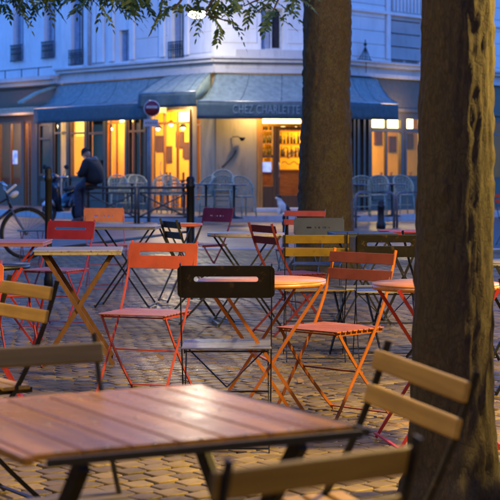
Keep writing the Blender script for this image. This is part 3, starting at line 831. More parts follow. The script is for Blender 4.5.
mb = MB(); nbs.box(mb, 0, Ln, -.099, .35, 3.72, 3.84); nbs.box(mb, 0, Ln, -.099, .22, 3.60, 3.715); nbp(mb, 'cornice', M['ledge'], .01)
mb = MB(); nbs.box(mb, 0, Ln, .28, .31, 4.06, 4.085)
for k in range(int(Ln/.9)): a = .4+k*.9; nbs.box(mb, a-.012, a+.012, .285, .305, 3.84, 4.06)
nbp(mb, 'ledge_rail', M['blackiron'])
for (a0, a1, z0, z1) in ops:
    f = MB(); t = .06
    for (x0, x1, y0, y1) in ((a0, a0+t, z0, z1), (a1-t, a1, z0, z1), (a0+t, a1-t, z0, z0+t), (a0+t, a1-t, z1-t, z1), ((a0+a1)/2-.03, (a0+a1)/2+.03, z0+t, z1-t)):
        nbs.box(f, x0, x1, -.27, -.22, y0, y1)
    w = nbp(f, 'window', M['shutter'])
    g = MB(); nbs.box(g, a0+.01, a1-.01, -.30, -.275, z0+.01, z1-.01); nbp(g, 'pane', M['blind'], par=w)
    m2 = MB()
    for zz in (z0+.02, z0+.48): nbs.box(m2, a0-.03, a1+.03, -.04, -.01, zz-.015, zz+.015)
    n = int((a1-a0)/.07)
    for k in range(n+1): a = a0+(a1-a0)*k/n; nbs.box(m2, a-.009, a+.009, -.033, -.017, z0, z0+.48)
    for k in range(n):
        a = a0+(a1-a0)*(k+.5)/n; m2.tube([nbs.W(a+.03*math.cos(q*.7), -.025, z0+.3+.09*math.sin(q*.7)) for q in range(9)], .008, 4, False, True)
    nbp(m2, 'railing', M['blackiron'], par=w)
so = [(nbs.a(-2, -.1), nbs.a(21, -.1), .75, 2.6), (nbs.a(24, -.1), nbs.a(31, -.1), PAV, 2.6), (.4, 3.5, .75, 2.6)]
mb = MB(); nbs.wall(mb, 0, Ln, 0, 3.58, so, out=-.1, depth=.15); nbp(mb, 'shopfront', M['shopbrown'])
mb = MB(); nbs.box(mb, 0, Ln-.1, -.098, .04, 3.0, 3.5); nbp(mb, 'fascia', M['shopbrown'], .01)
for k, (a0, a1, z0, z1) in enumerate(so):
    f = MB(); t = .06
    for (x0, x1, y0, y1) in ((a0+.001, a0+t, z0, z1-.001), (a1-t, a1-.001, z0, z1-.001), (a0+t, a1-t, z1-t, z1-.001), ((a0+a1)/2-.025, (a0+a1)/2+.025, z0, z1-t)):
        nbs.box(f, x0, x1, -.2, -.13, y0, y1)
    w = nbp(f, 'door' if k == 1 else 'window', M['barwood'])
    g = MB(); g.add([nbs.W(a0, -.17, z0), nbs.W(a1, -.17, z0), nbs.W(a1, -.17, z1), nbs.W(a0, -.17, z1)], [(0,1,2,3)]); nbp(g, 'pane', M['glass'], par=w)
mb = MB(); nbs.box(mb, 0, Ln-.2, -1.5, -1.4, 0, 3.5); nbp(mb, 'interior_wall', M['beige'])
mb = MB(); nbs.box(mb, 0, Ln-.2, -1.39, -.27, PAV, PAV+.02); nbs.box(mb, 0, Ln-.2, -1.39, -.27, 2.9, 2.95); nbp(mb, 'interior_floor', M['barwood'])
mb = MB(); nbs.box(mb, nbs.a(-3), nbs.a(3), -.5, -.45, 1.35, 1.75); nbp(mb, 'lit_screen', M['bluesign'])
mb = MB()
for k in range(6):
    a = Ln-3.4+k*.42; nbs.box(mb, a, a+.26, -.9, -.85, 1.2, 1.2+rnd.uniform(.4, .9))
nbp(mb, 'shelf', M['barwood'])
# sloping end of the awning next to the cafe
mb = MB()
for o0, z0_, o1, z1_ in ((.0, 3.56, .62, 3.36), (.62, 3.36, 1.15, 3.08)):
    mb.add([nbs.W(a, o, z) for a, o, z in ((Ln-.42,o0,z0_),(Ln-.12,o0,z0_),(Ln-.12,o1,z1_),(Ln-.42,o1,z1_),(Ln-.42,o0,z0_-.05),(Ln-.12,o0,z0_-.05),(Ln-.12,o1,z1_-.05),(Ln-.42,o1,z1_-.05))],
           [(0,3,2,1),(4,5,6,7),(0,1,5,4),(2,3,7,6),(1,2,6,5),(3,0,4,7)])
nbp(mb, 'awning_end', M['awnside'])
# striped folded awning
mb = MB()
for k, (o, z) in enumerate(((.06, 2.92), (.16, 2.84), (.26, 2.76))):
    nbs.box(mb, 0, Ln-.25, o, o+.1, z, z+.07)
nbp(mb, 'folded_awning', M['stripe'], .01)
point('shop_lamp', nbs.W(Ln-1.8, -.7, 2.6), 30, (1.0,.65,.35), .1)
point('shop_lamp', nbs.W(Ln-1.6, .75, 2.45), 14, (1.0,.62,.3), .08)
point('shop_lamp', nbs.W(Ln-3.8, -.7, 2.6), 14, (1.0,.65,.35), .1)

# ------------------------------------------------------------------ bistro chairs
NS = 0
W2 = .21
def flatstrip(mb, pts, w, th, axis=(1,0,0)):
    """flat steel strap along pts in the y-z plane, width w along axis"""
    ax = Vector(axis); pts = [Vector(p) for p in pts]; vs = []
    for i, p in enumerate(pts):
        t = (pts[min(i+1, len(pts)-1)]-pts[max(i-1, 0)]).normalized(); nrm = t.cross(ax).normalized()
        vs += [p-ax*w/2-nrm*th/2, p+ax*w/2-nrm*th/2, p+ax*w/2+nrm*th/2, p-ax*w/2+nrm*th/2]
    fs = [(0,1,2,3)]; n = len(pts)
    for i in range(n-1):
        for k in range(4):
            l = (k+1) % 4; fs.append((i*4+k, i*4+4+k, i*4+4+l, i*4+l))
    fs.append(tuple((n-1)*4+k for k in (3,2,1,0)))
    mb.add(vs, fs)
def bez(p0, p1, p2, n=9):
    p0, p1, p2 = Vector(p0), Vector(p1), Vector(p2)
    return [p0*(1-t)**2+p1*2*t*(1-t)+p2*t*t for t in [k/n for k in range(n+1)]]
def slot_plate(kind):
    sp = [rrect(.425, .145, .022)]
    if kind == 'slot': sp.append(rrect(.285, .026, .0125, 0, .012)[::-1])
    if kind == 'marks':
        for x, w in ((-.085, .045), (-.03, .012), (.0, .018), (.045, .03), (.085, .012)): sp.append(rrect(w, .016, .004, x, -.01, 2)[::-1])
    me = curve_mesh('backrest', sp, .0015, .0012)
    lean = Matrix.Rotation(R(90-12), 4, 'X')
    me.transform(Matrix.Translation((0, .222, .752)) @ lean)
    return me
def make_chair(kind, mback, mseat, mleg, label, seat_kind='slats'):
    root = empty('folding_chair', (0,0,0)); tag(root, label, 'chair')
    if kind in ('slot', 'marks'): link('backrest', slot_plate(kind), M[mback], root)
    else:
        for zc in (.790, .705 if kind != 'wide' else .665):
            y = .232-(.79-zc)*.21
            wd = kind in ('wood', 'wide')
            mb = MB(); vs = []
            mb.box((0, y-.008, zc), (.425, .015 if wd else .006, .050 if wd else .056), Matrix.Rotation(R(-12), 3, 'X'))
            mb.build('back_slat', M[mback], root, bevel=.005 if wd else .002)
    # seat
    if kind in ('wood', 'wide'):
        mb = MB()
        for k in range(6): mb.box((0, -.19+.062*k, .452), (.41, .048, .016))
        mb.build('seat', M[mseat], root, bevel=.004)
    elif seat_kind == 'plate':
        mb = MB(); mb.box((0, -.03, .452), (.40, .36, .010)); mb.build('seat', M[mseat], root, bevel=.004)
    else:
        mb = MB()
        for k in range(9): mb.box((0, -.19+.042*k, .452), (.40, .034, .008))
        mb.build('seat', M[mseat], root, bevel=.003)
    mb = MB()
    for s in (-1, 1): mb.bar((s*.185, -.2, .44), (s*.185, .16, .44), .006, .02)
    for y in (-.17, .13): mb.bar((-.185, y, .436), (.185, y, .436), .02, .006)
    mb.build('seat_frame', M[mleg], root)
    for s in (-1, 1):
        x = s*.200
        mb = MB(); pts = bez((x, .255, .835), (x, .19, .60), (x, .07, .42))+bez((x, .07, .42), (x, -.05, .25), (x, -.24, .0))[1:]
        flatstrip(mb, pts, .006, .018); mb.build('leg', M[mleg], root)
        x = s*.189
        mb = MB(); pts = bez((x, -.18, .44), (x, -.02, .22), (x, .23, .0)); flatstrip(mb, pts, .006, .016); mb.build('leg', M[mleg], root)
    mb = MB(); mb.bar((-.2, -.225, .018), (.2, -.225, .018), .02, .006); mb.build('stretcher', M[mleg], root)
    mb = MB(); mb.bar((-.189, .21, .018), (.189, .21, .018), .02, .006); mb.build('stretcher', M[mleg], root)
    mb = MB(); mb.bar((-.19, .0, .24), (.19, .0, .24), .008, .008); mb.build('pivot_rod', M[mleg], root)
    return root
def put(o, backpos, yaw, roll=0):
    """place so that the middle of the back is over backpos"""
    a = R(yaw); off = Vector((-math.sin(a)*.23, math.cos(a)*.23))
    o.location = (backpos[0]-off.x, backpos[1]-off.y, .004); o.rotation_euler = (0, R(roll), a); return o
protos = {}
def chair(key, px, s, yaw, label, args=None, pos=None, roll=0, group='folding chairs on the cobbled square'):
    if key in protos: o = copy_tree(protos[key])
    else: o = protos[key] = make_chair(*args, label)
    o['label'] = label; o['group'] = group
    if pos is None: Y = F/s; pos = (X(px, Y), Y)
    return put(o, pos, yaw, roll)
chair('blackslot', 226, 228, 180, 'black folding chair with a long slot, in front of the round orange table', ('slot','black','steel','black'))
_b = protos['blackslot']
for sx in (-1, 1): mb = MB(); mb.bar((sx*.185, -.10, .43), (0, -.03, .255), .006, .012, (0,1,0)); mb.build('brace', M['black'], _b)
chair('redorslot', 163, 176, -20, 'vermilion folding chair with slotted back and pink seat, left of the black one', ('slot','redor','pink','redor'))
chair('redslot', 71, 125, -22, 'bright red folding chair with a slotted back behind the cream square table', ('slot','red','pink','red'))
chair('orangemarks', 104, 95, 12, 'orange folding chair with small marks in its back, before the metal barrier', ('marks','orange','orange','red'))
chair('purplemarks', 218, 95, -42, 'plum purple folding chair turned sideways in front of the cafe terrace chairs', ('marks','purple','purple','purple'))
chair('dredslat', 263, 133, 115, 'small dark red folding chair seen nearly side on beside the pale round table', ('slat','darkred','darkred','darkred'))
chair('dkslat', 171, 124, 112, 'black two-slat folding chair between the tall black post and the orange tray table', ('slat','black','black','black'))
chair('wood', 0, 0, -56, 'wooden slat chair with black frame cut by the left edge, behind the front table', ('wood','tan','tan','black'), pos=(-.845, 6.10))
chair('grwood', 0, 0, 28, 'grey weathered wooden chair pushed under the far side of the front table', ('wide','grwood','grwood','black'), pos=(-.56, 3.96))
chair('wood', 0, 0, -63, 'wooden slat chair standing between the front table and the near tree trunk', pos=(.372, 3.85), roll=5).scale = (.94, 1, .975)
chair('grwood2', 0, 0, 214.5, 'nearest wooden chair, its back seen low in front of the table corner', ('wood','tandk','tan','black'), pos=(.108, 2.555)).scale = (.93, 1, .975)
chair('bronze', 362, 195, -43, 'copper brown two-slat folding chair with orange legs beside the round orange table', ('slat','bronze','orangeleg','orangeleg'))
chair('olive', 316, 155, 180, 'olive two-slat folding chair in front of the middle tree', ('slat','olive','olive','black'))
chair('redslat', 305, 100, -16, 'red two-slat folding chair standing against the left of the middle tree', ('slat','redor','redor','black'))
chair('gmarks', 319, 118, -6, 'blue grey folding chair with a solid marked back plate by the middle tree', ('marks','bluegrey','bluegrey','bluegrey'))
chair('blackslot', 389, 157, 180, 'black folding chair with a slotted back between the two tree trunks')
chair('yellow', 356, 172, 96, 'mustard folding chair behind the copper brown one', ('slat','bronze','yellow','black')) if False else None
chair('redslat', 506, 62, 20, 'red two-slat folding chair far back at the right edge beyond the near tree')
chair('dredslat', 548, 262, 25, 'dark red folding chair right of the near tree trunk, cut by the edge')
chair('orslot', -44, 223, 0, 'orange folding chair cut by the left edge behind the wooden slat chair', ('slot','orange','orange','red'))
chair('dkslat', 428, 150, 35, 'black two-slat folding chair half hidden by the left side of the near trunk')
chair('redslat', 20, 105, 150, 'red two-slat folding chair under the pink table at the left') if False else None

# stools / low seats
def stool(px, s, w, mt, ml, label, yaw=0, h=.45):
    Y = F/s; root = tag(empty('folding_stool', (X(px, Y), Y, .004), R(yaw)), label, 'stool')
    mb = MB(); mb.box((0, 0, h), (w, .28, .012)); mb.build('seat', M[mt], root, bevel=.004)
    for sx in (-1, 1):
        mb = MB(); mb.bar((sx*w*.42, -.13, h-.01), (sx*w*.42, .15, 0), .008, .018); mb.build('leg', M[ml], root)
        mb = MB(); mb.bar((sx*w*.36, .13, h-.01), (sx*w*.36, -.15, 0), .008, .018); mb.build('leg', M[ml], root)
    for xa, ya in ((.42,.13),(.36,-.13)): mb = MB(); mb.bar((-w*xa, ya, .03), (w*xa, ya, .03), .012, .008); mb.build('stretcher', M[ml], root)
stool(31, 79, .30, 'green', 'darkred', 'dark green folding stool in front of the bicycle wheel', 20)
stool(357, 150, .32, 'yellow', 'black', 'mustard yellow folding stool beside the olive chair', 20)

stool(18, 158, .30, 'red', 'red', 'red folding stool in front of the pink table', 25)
# ------------------------------------------------------------------ tables
def table(px, s, w, d, yaw, shape, mt, ml, label, legw=.015, h=.725, group='small folding tables on the cobbled square', legth=.009):
    Y = F/s; root = tag(empty('folding_table', (X(px, Y), Y, .004), R(yaw)), label, 'table', group)
    mb = MB()
    if shape == 'round': mb.lathe([(0, h-.004), (w/2-.004, h-.004), (w/2, h-.001), (w/2, h+.004), (0, h+.006)], 48); mb.lathe([(w/2-.006, h-.022), (w/2, h-.022), (w/2, h-.002), (w/2-.006, h-.002)], 48); mb.build('tabletop', M[mt], root)
    else:
        mb.box((0,0,h), (w, d, .010)); mb.build('tabletop', M[mt], root, bevel=.004)
        m2 = MB()
        for sx in (-1, 1): m2.bar((sx*(w/2-.008), -d/2+.01, h-.014), (sx*(w/2-.008), d/2-.01, h-.014), .006, .02)
        for sy in (-1, 1): m2.bar((-w/2+.01, sy*(d/2-.008), h-.014), (w/2-.01, sy*(d/2-.008), h-.014), .006, .02)
        m2.build('apron', M[mt], root)
    hw, hd = w*.40, d*.36
    for sy in (-1, 1):
        y = sy*hd
        mb = MB(); mb.bar((-hw, y, h-.012), (hw, y, 0), legw, legth, (0,1,0)); mb.build('leg', M[ml], root)
        mb = MB(); mb.bar((hw, y+sy*-.012, h-.012), (-hw, y+sy*-.012, 0), legw, legth, (0,1,0)); mb.build('leg', M[ml], root)
    mb = MB()
    for x, z in ((hw, .02), (-hw, .02), (0, h/2)): mb = MB(); mb.bar((x, -hd, z), (x, hd, z), .014, .008); mb.build('stretcher', M[ml], root)
    return root
table(262, 213, .60, .60, 12, 'round', 'tabor', 'orangeleg', 'round orange folding table behind the black slotted chair', legw=.015, legth=.006)
table(79, 155, .56, .50, 4, 'square', 'cream', 'tanx', 'cream square folding table on brown crossed legs at the left', legw=.026, legth=.010)
table(2, 140, .66, .55, 0, 'square', 'pink', 'red', 'faded pink folding table cut by the left edge in front of the bicycle')
table(126, 111, .62, .55, -6, 'square', 'greyt', 'black', 'grey square folding table beside the orange marked chair')
table(180, 107, .42, .42, 20, 'round', 'orange', 'black', 'small round orange folding table in front of the tall black post')
table(246, 125, .62, .6, 8, 'round', 'cream', 'black', 'pale round folding table beside the small dark red chair')
table(362, 124, .5, .5, 6, 'square', 'bluegrey', 'black', 'blue grey square folding table right of the middle tree')
table(404, 121, .42, .5, -6, 'square', 'red', 'black', 'red square folding table touching the left of the near trunk, far back')
table(436, 220, .58, .58, 10, 'round', 'tabor', 'red', 'orange round folding table hidden behind the near tree trunk')
table(-16, 183, .50, .5, 10, 'round', 'black', 'red', 'black round folding table at the left edge')
table(520, 178, .5, .5, 10, 'round', 'greyt', 'black', 'grey round folding table past the right edge of the near trunk')

# front wooden table
A_ = Vector((-.380, F/546, 0)); B_ = Vector((.224, F/491, 0)); C_ = Vector((-.122, F/409, 0))
ux = (B_-A_).normalized(); uy = Vector((-ux.y, ux.x, 0)); ctr = (B_+(A_+(C_-B_)))/2
ft = tag(empty('wooden_table', (ctr.x, ctr.y, .008), math.atan2(ux.y, ux.x)), 'large varnished plank table with black steel legs in the foreground', 'table')
wT, dT = .705, .745; nP = 7; mb = MB(); pw = wT/nP
for k in range(nP): mb.box((-wT/2+pw*(k+.5), .02, .712), (pw-.006, dT-.05, .014))
mb.build('tabletop', M['tabletop'], ft, bevel=.003)
mb = MB(); mb.box((0, dT/2-.004+.012, .708), (wT+.03, .045, .018)); mb.box((-wT/2-.013, .0, .709), (.022, dT-.06, .018)); mb.build('edge_board', M['tabend'], ft, bevel=.004)
mb = MB(); mb.box((0, -dT/2-.0, .7085), (wT-.02, .010, .016)); mb.box((wT/2+.012, 0, .7085), (.010, dT-.02, .016)); mb.build('steel_edge', M['blackiron'], ft, bevel=.002)
for k in range(nP):
    for yy in (-dT/2+.05, -.02, dT/2-.075): mb = MB(); mb.lathe([(.0045,.7185),(.0045,.7202),(0,.7207)], 10, (-wT/2+pw*(k+.5), yy, 0)); mb.build('screw', M['steel'], ft)
for sx in (-1, 1):
    mb = MB(); mb.bar((sx*.24, -.30, .69), (sx*.24, .31, .0), .022, .040, (0,1,0)); mb.build('leg', M['blackiron'], ft, bevel=.003)
    mb = MB(); mb.bar((sx*.275, .30, .69), (sx*.275, -.31, .0), .022, .040, (0,1,0)); mb.build('leg', M['blackiron'], ft, bevel=.003)
for xa, ya, za in ((.275,-.28,.05),(.24,.28,.05),(.27,0,.35)): mb = MB(); mb.bar((-xa, ya, za), (xa, ya, za), .02, .02); mb.build('stretcher', M['blackiron'], ft)

# ------------------------------------------------------------------ trees
def trunk_mesh(prof, lean, seed, n=72, m=150, ridge=.012):
    """prof: (z, radius) ; lean: function z->(x,y)"""
    mb = MB(); vs = []; H = prof[-1][0]
    def rad(z):
        for (z0, r0), (z1, r1) in zip(prof, prof[1:]):
            if z <= z1: t = (z-z0)/(z1-z0); return r0+(r1-r0)*t
        return prof[-1][1]
    for j in range(m+1):
        z = H*j/m; r0 = rad(z); lx, ly = lean(z)
        for k in range(n):
            a = 2*math.pi*k/n
            p = Vector((math.cos(a)*3, math.sin(a)*3, z*1.4+seed))
            r = r0*(1+.05*noise.noise(p*.5)+.03*noise.noise(p*1.2))
            p2 = Vector((math.cos(a)*r0*34, math.sin(a)*r0*34, z*8+seed))
            r += ridge*(abs(noise.noise(p2))*1.6-.4)+ridge*.5*noise.noise(p2*2.7)
            if z < .35: r += .10*r0*(1-z/.35)*math.sin(a*5+seed)*1.2
            vs.append((lx+r*math.cos(a), ly+r*math.sin(a), z))
    fs = [(j*n+k, j*n+(k+1) % n, (j+1)*n+(k+1) % n, (j+1)*n+k) for j in range(m) for k in range(n)]
    mb.add(vs, fs, True); return mb
def compound(mb, p, d, L, pairs, rg, lsize):
    """one pinnate leaf: rachis direction d drooping"""
    d = d.normalized(); side = d.cross(Vector((0,0,1)))
    if side.length < .2: side = Vector((1,0,0))
    side.normalize()
    for i in range(pairs+1):
        t = (i+.6)/(pairs+.6); q = p+d*L*t+Vector((0,0,-.28*L*t*t))
        for s in (-1, 1):
            if i == pairs and s == 1: continue
            ld = (side*s*.9+d*.55+Vector((rg.uniform(-.2,.2), rg.uniform(-.2,.2), rg.uniform(-.55,.0)))).normalized() if i < pairs else (d+Vector((0,0,-.5))).normalized()
            l = lsize*rg.uniform(.75, 1.15)*(1-.25*abs(t-.45)); w = l*.19
            nn_ = ld.cross(d+Vector((0,0,.7))).normalized()*w
            b = len(mb.v)
            up_ = Vector((0,0,l*.05))
            mb.add([q, q+ld*l*.28+nn_+up_, q+ld*l*.66+nn_*.8+up_, q+ld*l, q+ld*l*.66-nn_*.8+up_, q+ld*l*.28-nn_+up_], [(0,1,2,3),(0,3,4,5)])
    mb.add([p, p+side*.003, p+d*L+Vector((0,0,-.28*L)), p+d*L-side*.003+Vector((0,0,-.28*L))], [(0,1,2,3)])
def tree(name_label, base, prof, lean, seed, mbark, limbs, sprays, crown, ridge=.012, n=72, lsize=.085, csize=.17):
    rg = random.Random(seed)
    root = tag(empty('tree', base), name_label, 'tree', 'broadleaf trees on the square')
    trunk_mesh(prof, lean, seed, n=n, ridge=ridge).build('trunk', M[mbark], root)
    mb = MB(); br = MB(); B = Vector(base)
    H = prof[-1][0]; lx, ly = lean(H); top = Vector((lx, ly, H))
    ends = []
    for (dx, dy, dz, r) in limbs:
        st = top+Vector((0,0,-.25)); en = top+Vector((dx, dy, dz)); mid = st.lerp(en, .5)+Vector((0,0,.35))
        pts = [st.lerp(mid, t).lerp(mid.lerp(en, t), t) for t in [k/8 for k in range(9)]]
        br.tube(pts, [r*(1-.8*k/8) for k in range(9)], 9); ends.append((mid, en))
        for q in range(6):
            s = pts[3+q % 6]; e = s+Vector((rg.uniform(-1.2,1.2), rg.uniform(-1.2,1.2), rg.uniform(.2,1.2)))
            br.tube([s, s.lerp(e, .5)+Vector((0,0,.1)), e], [r*.3, r*.2, .01], 5)
    # sprays: hanging branches given as world end point lists
    for (pts, dens, rad) in sprays:
        P = [Vector(p)-B for p in pts]; sub = []
        for i in range(len(P)-1):
            for k in range(6): sub.append(P[i].lerp(P[i+1], k/6))
        sub.append(P[-1]); N = len(sub)
        br.tube(sub, [.022*(1-.85*i/(N-1))+.003 for i in range(N)], 6)
        for q in range(dens):
            i = rg.randrange(N//4, N); s = sub[i]
            d = Vector((rg.uniform(-1,1), rg.uniform(-.8,.8), rg.uniform(-.5,.15)))
            e = s+d*rg.uniform(.05, rad)
            compound(mb, e, d+Vector((0,0,-.25)), rg.uniform(.15,.25), rg.choice((4,5,6)), rg, lsize)
    (cx, cy, cz, rx, ry, rz, cnt) = crown
    clumps = [(cx+rg.gauss(0, .45)*rx, cy+rg.gauss(0, .45)*ry, cz+rg.uniform(-.5,.7)*rz, rg.uniform(.35,.8)) for _ in range(26)]
    for q in range(cnt):
        c = rg.choice(clumps); v = Vector((rg.gauss(0,1), rg.gauss(0,1), rg.gauss(0,.7)))
        p = Vector(c[:3])+v*c[3]*.6
        if p.z+B.z < cz-rz*.9: p.z = cz-rz*.9+rg.uniform(0, .6)
        compound(mb, p-Vector((0,0,0)), Vector((rg.uniform(-1,1), rg.uniform(-1,1), rg.uniform(-.5,.2))), rg.uniform(.22,.34), 5, rg, csize)
    br.build('branch', M[mbark], root)
    mb.build('crown', M['leaf'], root)
    return root
def SP(*a):  # photo point lists at a depth -> world
    return [Vector((X(px, Y), Y, Zat(py, Y))) for px, py, Y in a]
# middle tree
Ym = 19.7
tree('thick olive barked tree in the middle behind the olive chair', (X(325.5, Ym), Ym, 0),
     [(0,.46),(.15,.38),(.5,.345),(1.2,.325),(2.2,.295),(4.2,.285),(5.2,.27)], lambda z: (.03*z*.2, 0), 3.3, 'bark2',
     [(-2.2,-.5,1.6,.14),(2.0,.6,1.8,.13),(-.3,1.6,2.0,.12),(.5,-1.8,1.8,.12),(0,0,2.6,.14)],
     [(SP((330,-80,18.5),(290,-30,17.8),(262,-2,17.2),(244,6,17)), 15, .16), (SP((330,-90,18),(300,-40,17.4),(278,0,17),(270,18,16.8)), 12, .14),
      (SP((320,-110,18),(240,-60,17),(215,-5,16.6),(205,14,16.5),(230,22,16.5)), 20, .18), (SP((240,-60,17),(190,-15,16.6),(180,2,16.5),(172,10,16.4)), 12, .14),
      (SP((240,-60,17),(230,-20,16.6),(226,4,16.5)), 12, .16),
      (SP((330,-90,18),(302,-20,17.5),(296,4,17.3)), 12, .13),
      (SP((240,-70,17.4),(190,-40,17),(163,-4,16.8),(160,12,16.8),(150,34,16.8)), 1, .05)],
     (0, 0, 7.0, 3.0, 2.6, 1.6, 800), ridge=.018)
# near tree
Yn = 6.1
tree('dark rough tree trunk close at the right, standing behind the wooden slat chair', (.757, Yn, 0),
     [(0,.215),(.12,.172),(.35,.156),(.9,.148),(1.6,.140),(2.6,.131),(4.0,.125)], lambda z: (.018*z, .0), 9.1, 'bark1',
     [(-1.3,-.8,1.6,.07),(1.5,.6,1.7,.07),(.1,1.3,1.8,.06),(-.2,-1.5,1.5,.06)], [], (.1, 0, 5.8, 2.4, 2.4, 1.2, 800), ridge=.010, n=96)
# left tree, trunk out of frame, boughs hanging into the top left
Yl = 18.5
spl = []
rg = random.Random(5)
for (px, py) in ((6, 14), (14, 24), (30, 16), (45, 20), (62, 12), (78, 10), (94, 18), (108, 24), (120, 26), (134, 20), (20, 6), (52, 2), (88, 2), (128, 8), (144, 2), (112, 10), (36, 4), (100, 8), (70, 0), (2, 20), (118, 16), (140, 12)):
    Yd = rg.uniform(15.5, 17.5)
    spl.append((SP((-60+px*.3, -150, 18), (px*.8-10, py-75, Yd+.4), (px-3, py-34, Yd), (px, py-16, Yd)), 12, .15))
tree('tree outside the left edge whose boughs hang in front of the white facade', (-3.9, Yl, 0),
     [(0,.34),(.2,.26),(1.2,.22),(4.0,.19)], lambda z: (.02*z, 0), 5.7, 'bark1',
     [(1.4,-1.2,1.4,.10),(-1.5,.6,1.6,.10),(.3,1.5,1.8,.09),(.2,-1.6,1.2,.09)], spl, (0, 0, 6.4, 2.4, 2.4, 1.3, 700))

# further trees, unseen outside the frame, put in so their crowns shade the near half
for i, (tx_, ty_, hh, lab) in enumerate(((-3.4, 4.6, 4.2, 'unseen shade tree outside the left edge level with the front table'), (4.1, 1.6, 4.3, 'unseen shade tree outside the right edge beside the camera'),
        (-4.4, 11.2, 4.4, 'unseen shade tree outside the left edge level with the orange cut off chair'), (5.4, 12.2, 4.5, 'unseen shade tree outside the right edge beyond the near trunk'), (-1.4, -3.2, 4.2, 'unseen shade tree behind the camera'), (3.9, -4.5, 4.3, 'unseen shade tree behind the camera to the right'), (-6.0, -1.5, 4.3, 'unseen shade tree behind the camera to the left'))):
    tree(lab, (tx_, ty_, 0), [(0,.24),(.2,.19),(1.2,.16),(hh,.14)], lambda z: (.02*z, 0), 20.1+i, 'bark1',
         [(-1.6,-.7,1.5,.08),(1.6,.6,1.6,.08),(.2,1.6,1.7,.07),(-.1,-1.7,1.5,.07)], [], (0, 0, hh+1.9, 3.2, 3.0, 1.2, 800), ridge=.01, n=40)

# fallen leaves
mbL = MB(); mbL.add([(0,-.05,.0),(.028,-.01,.012),(.02,.03,.006),(0,.06,.014),(-.02,.03,.01),(-.028,-.01,.004)], [(0,1,2,3,4,5)])
lm = mbL.mesh('fallen_leaf')
for (px, py) in ((326,394),(312,397),(331,400),(300,384),(448,405),(397,430),(408,428),(420,431),(90,360),(128,332),(70,366),(230,372),(255,352),(340,352),(372,332),(210,330),(140,352),(160,360),(470,470),(300,408),(60,420),(275,372),(150,310),(440,342)):
    Y = EYE*F/(py-HY); o = link('fallen_leaf', lm, M['leafy'])
    o.location = (X(px, Y), Y, .016); o.rotation_euler = (rnd.uniform(-.3,.3), rnd.uniform(-.3,.3), rnd.uniform(0, 6)); o.scale = (.8,)*3
    tag(o, 'small dry fallen leaf lying on the cobbles', 'leaf', 'fallen leaves on the cobbles')

# ------------------------------------------------------------------ street posts, barrier, sign
def post(px, by, ty, r, label):
    Y = EYE*F/(by-HY); root = tag(empty('bollard', (X(px, Y), Y, 0)), label, 'bollard', 'black iron posts along the square')
    h = Zat(ty, Y); mb = MB()
    mb.lathe([(r*1.25,0),(r*1.25,.12),(r,.15),(r*.9,h-.16),(r*1.12,h-.15),(r*1.12,h-.11),(r*.85,h-.09),(r*1.05,h-.05),(r*.8,h-.012),(0,h)], 18)
    mb.build('shaft', M['blackiron'], root); return root, Vector((X(px, Y), Y, 0))
pA, vA = post(48.5, 290, 166, .038, 'tall black iron post behind the red slotted chair')
pB, vB = post(190.5, 262, 176, .058, 'thick black iron post right of the crossed barrier')
mb = MB(); mb.tube([vA+Vector((.04,0,.42)), vB+Vector((-.05,0,.40))], .016, 8)
tag(mb.build('rail', M['blackiron'], None, origin=tuple(vA)), 'thin black rail spanning the two tall iron posts', 'rail')
root, _ = post(285.5, 258, 214, .045, 'short black bollard left of the olive chair')
# crossed barriers
Yb = 35.9
def barrier(px0, px1, label, y0=Yb, y1=Yb):
    a = Vector((X(px0, y0), y0, 0)); b = Vector((X(px1, y1), y1, 0)); L = (b-a).length; ang = math.atan2(b.y-a.y, b.x-a.x)
    root = tag(empty('crossed_barrier', ((a.x+b.x)/2, (a.y+b.y)/2, 0), ang), label, 'barrier', 'crossed metal barriers along the road')
    h = .80; hl = L/2-.03
    mb = MB(); mb.tube([(-hl,0,h),(hl,0,h)], .032, 10); mb.build('top_rail', M['galv'], root)
    for zz in (.14, h-.12): mb = MB(); mb.tube([(-hl,0,zz),(hl,0,zz)], .018, 8); mb.build('lower_rail', M['galv'], root)
    for s in (-1, 1): mb = MB(); mb.tube([(s*hl,0,0),(s*hl,0,h+.03)], .032, 10); mb.build('post', M['galv'], root)
    mb = MB(); mb.tube([(-hl,0,.14),(hl,0,h-.12)], .018, 8); mb.tube([(-hl,.012,h-.12),(hl,.012,.14)], .018, 8)
    mb.build('cross_brace', M['galv'], root)
barrier(84, 136.6, 'crossed barrier that the hooded person sits on')
barrier(137.2, 189, 'crossed barrier touching the thick black post')
# round no entry sign
Ys = 37.2; sx = X(152, Ys); root = tag(empty('road_sign', (X(149, Ys), Ys, 0)), 'round red no entry sign over a white plate on a grey pole', 'road sign')
dx = X(152, Ys)-X(149, Ys)
mb = MB(); mb.tube([(0,0,0),(0,0,Zat(100, Ys))], .045, 12); mb.build('pole', M['greypole'], root)
RX = Matrix.Rotation(R(90), 3, 'X'); zc = Zat(108.5, Ys); cx_ = dx
mb = MB(); mb.lathe([(0,.05),(.185,.05),(.19,.06),(.185,.068),(.15,.068)], 32, (cx_, 0, zc), RX); d_ = mb.build('sign_disc', M['signwhite'], root)
mb = MB(); mb.lathe([(0,.072),(.168,.072),(.168,.069)], 32, (cx_, 0, zc), RX); mb.build('red_face', M['signred'], d_)
mb = MB(); mb.box((cx_, -.077, zc+.03), (.26, .008, .06)); mb.build('white_bar', M['signwhite'], d_, bevel=.003)
mb = MB(); mb.box((cx_-.02, -.06, Zat(123, Ys)), (.34, .012, .17)); p_ = mb.build('white_plate', M['signwhite'], root, bevel=.004)
mb = MB()
for k in range(5): mb.box((cx_-.13+.055*k, -.068, Zat(123, Ys)), (.035, .004, .05))
mb.build('plate_marks', M['greypole'], p_)

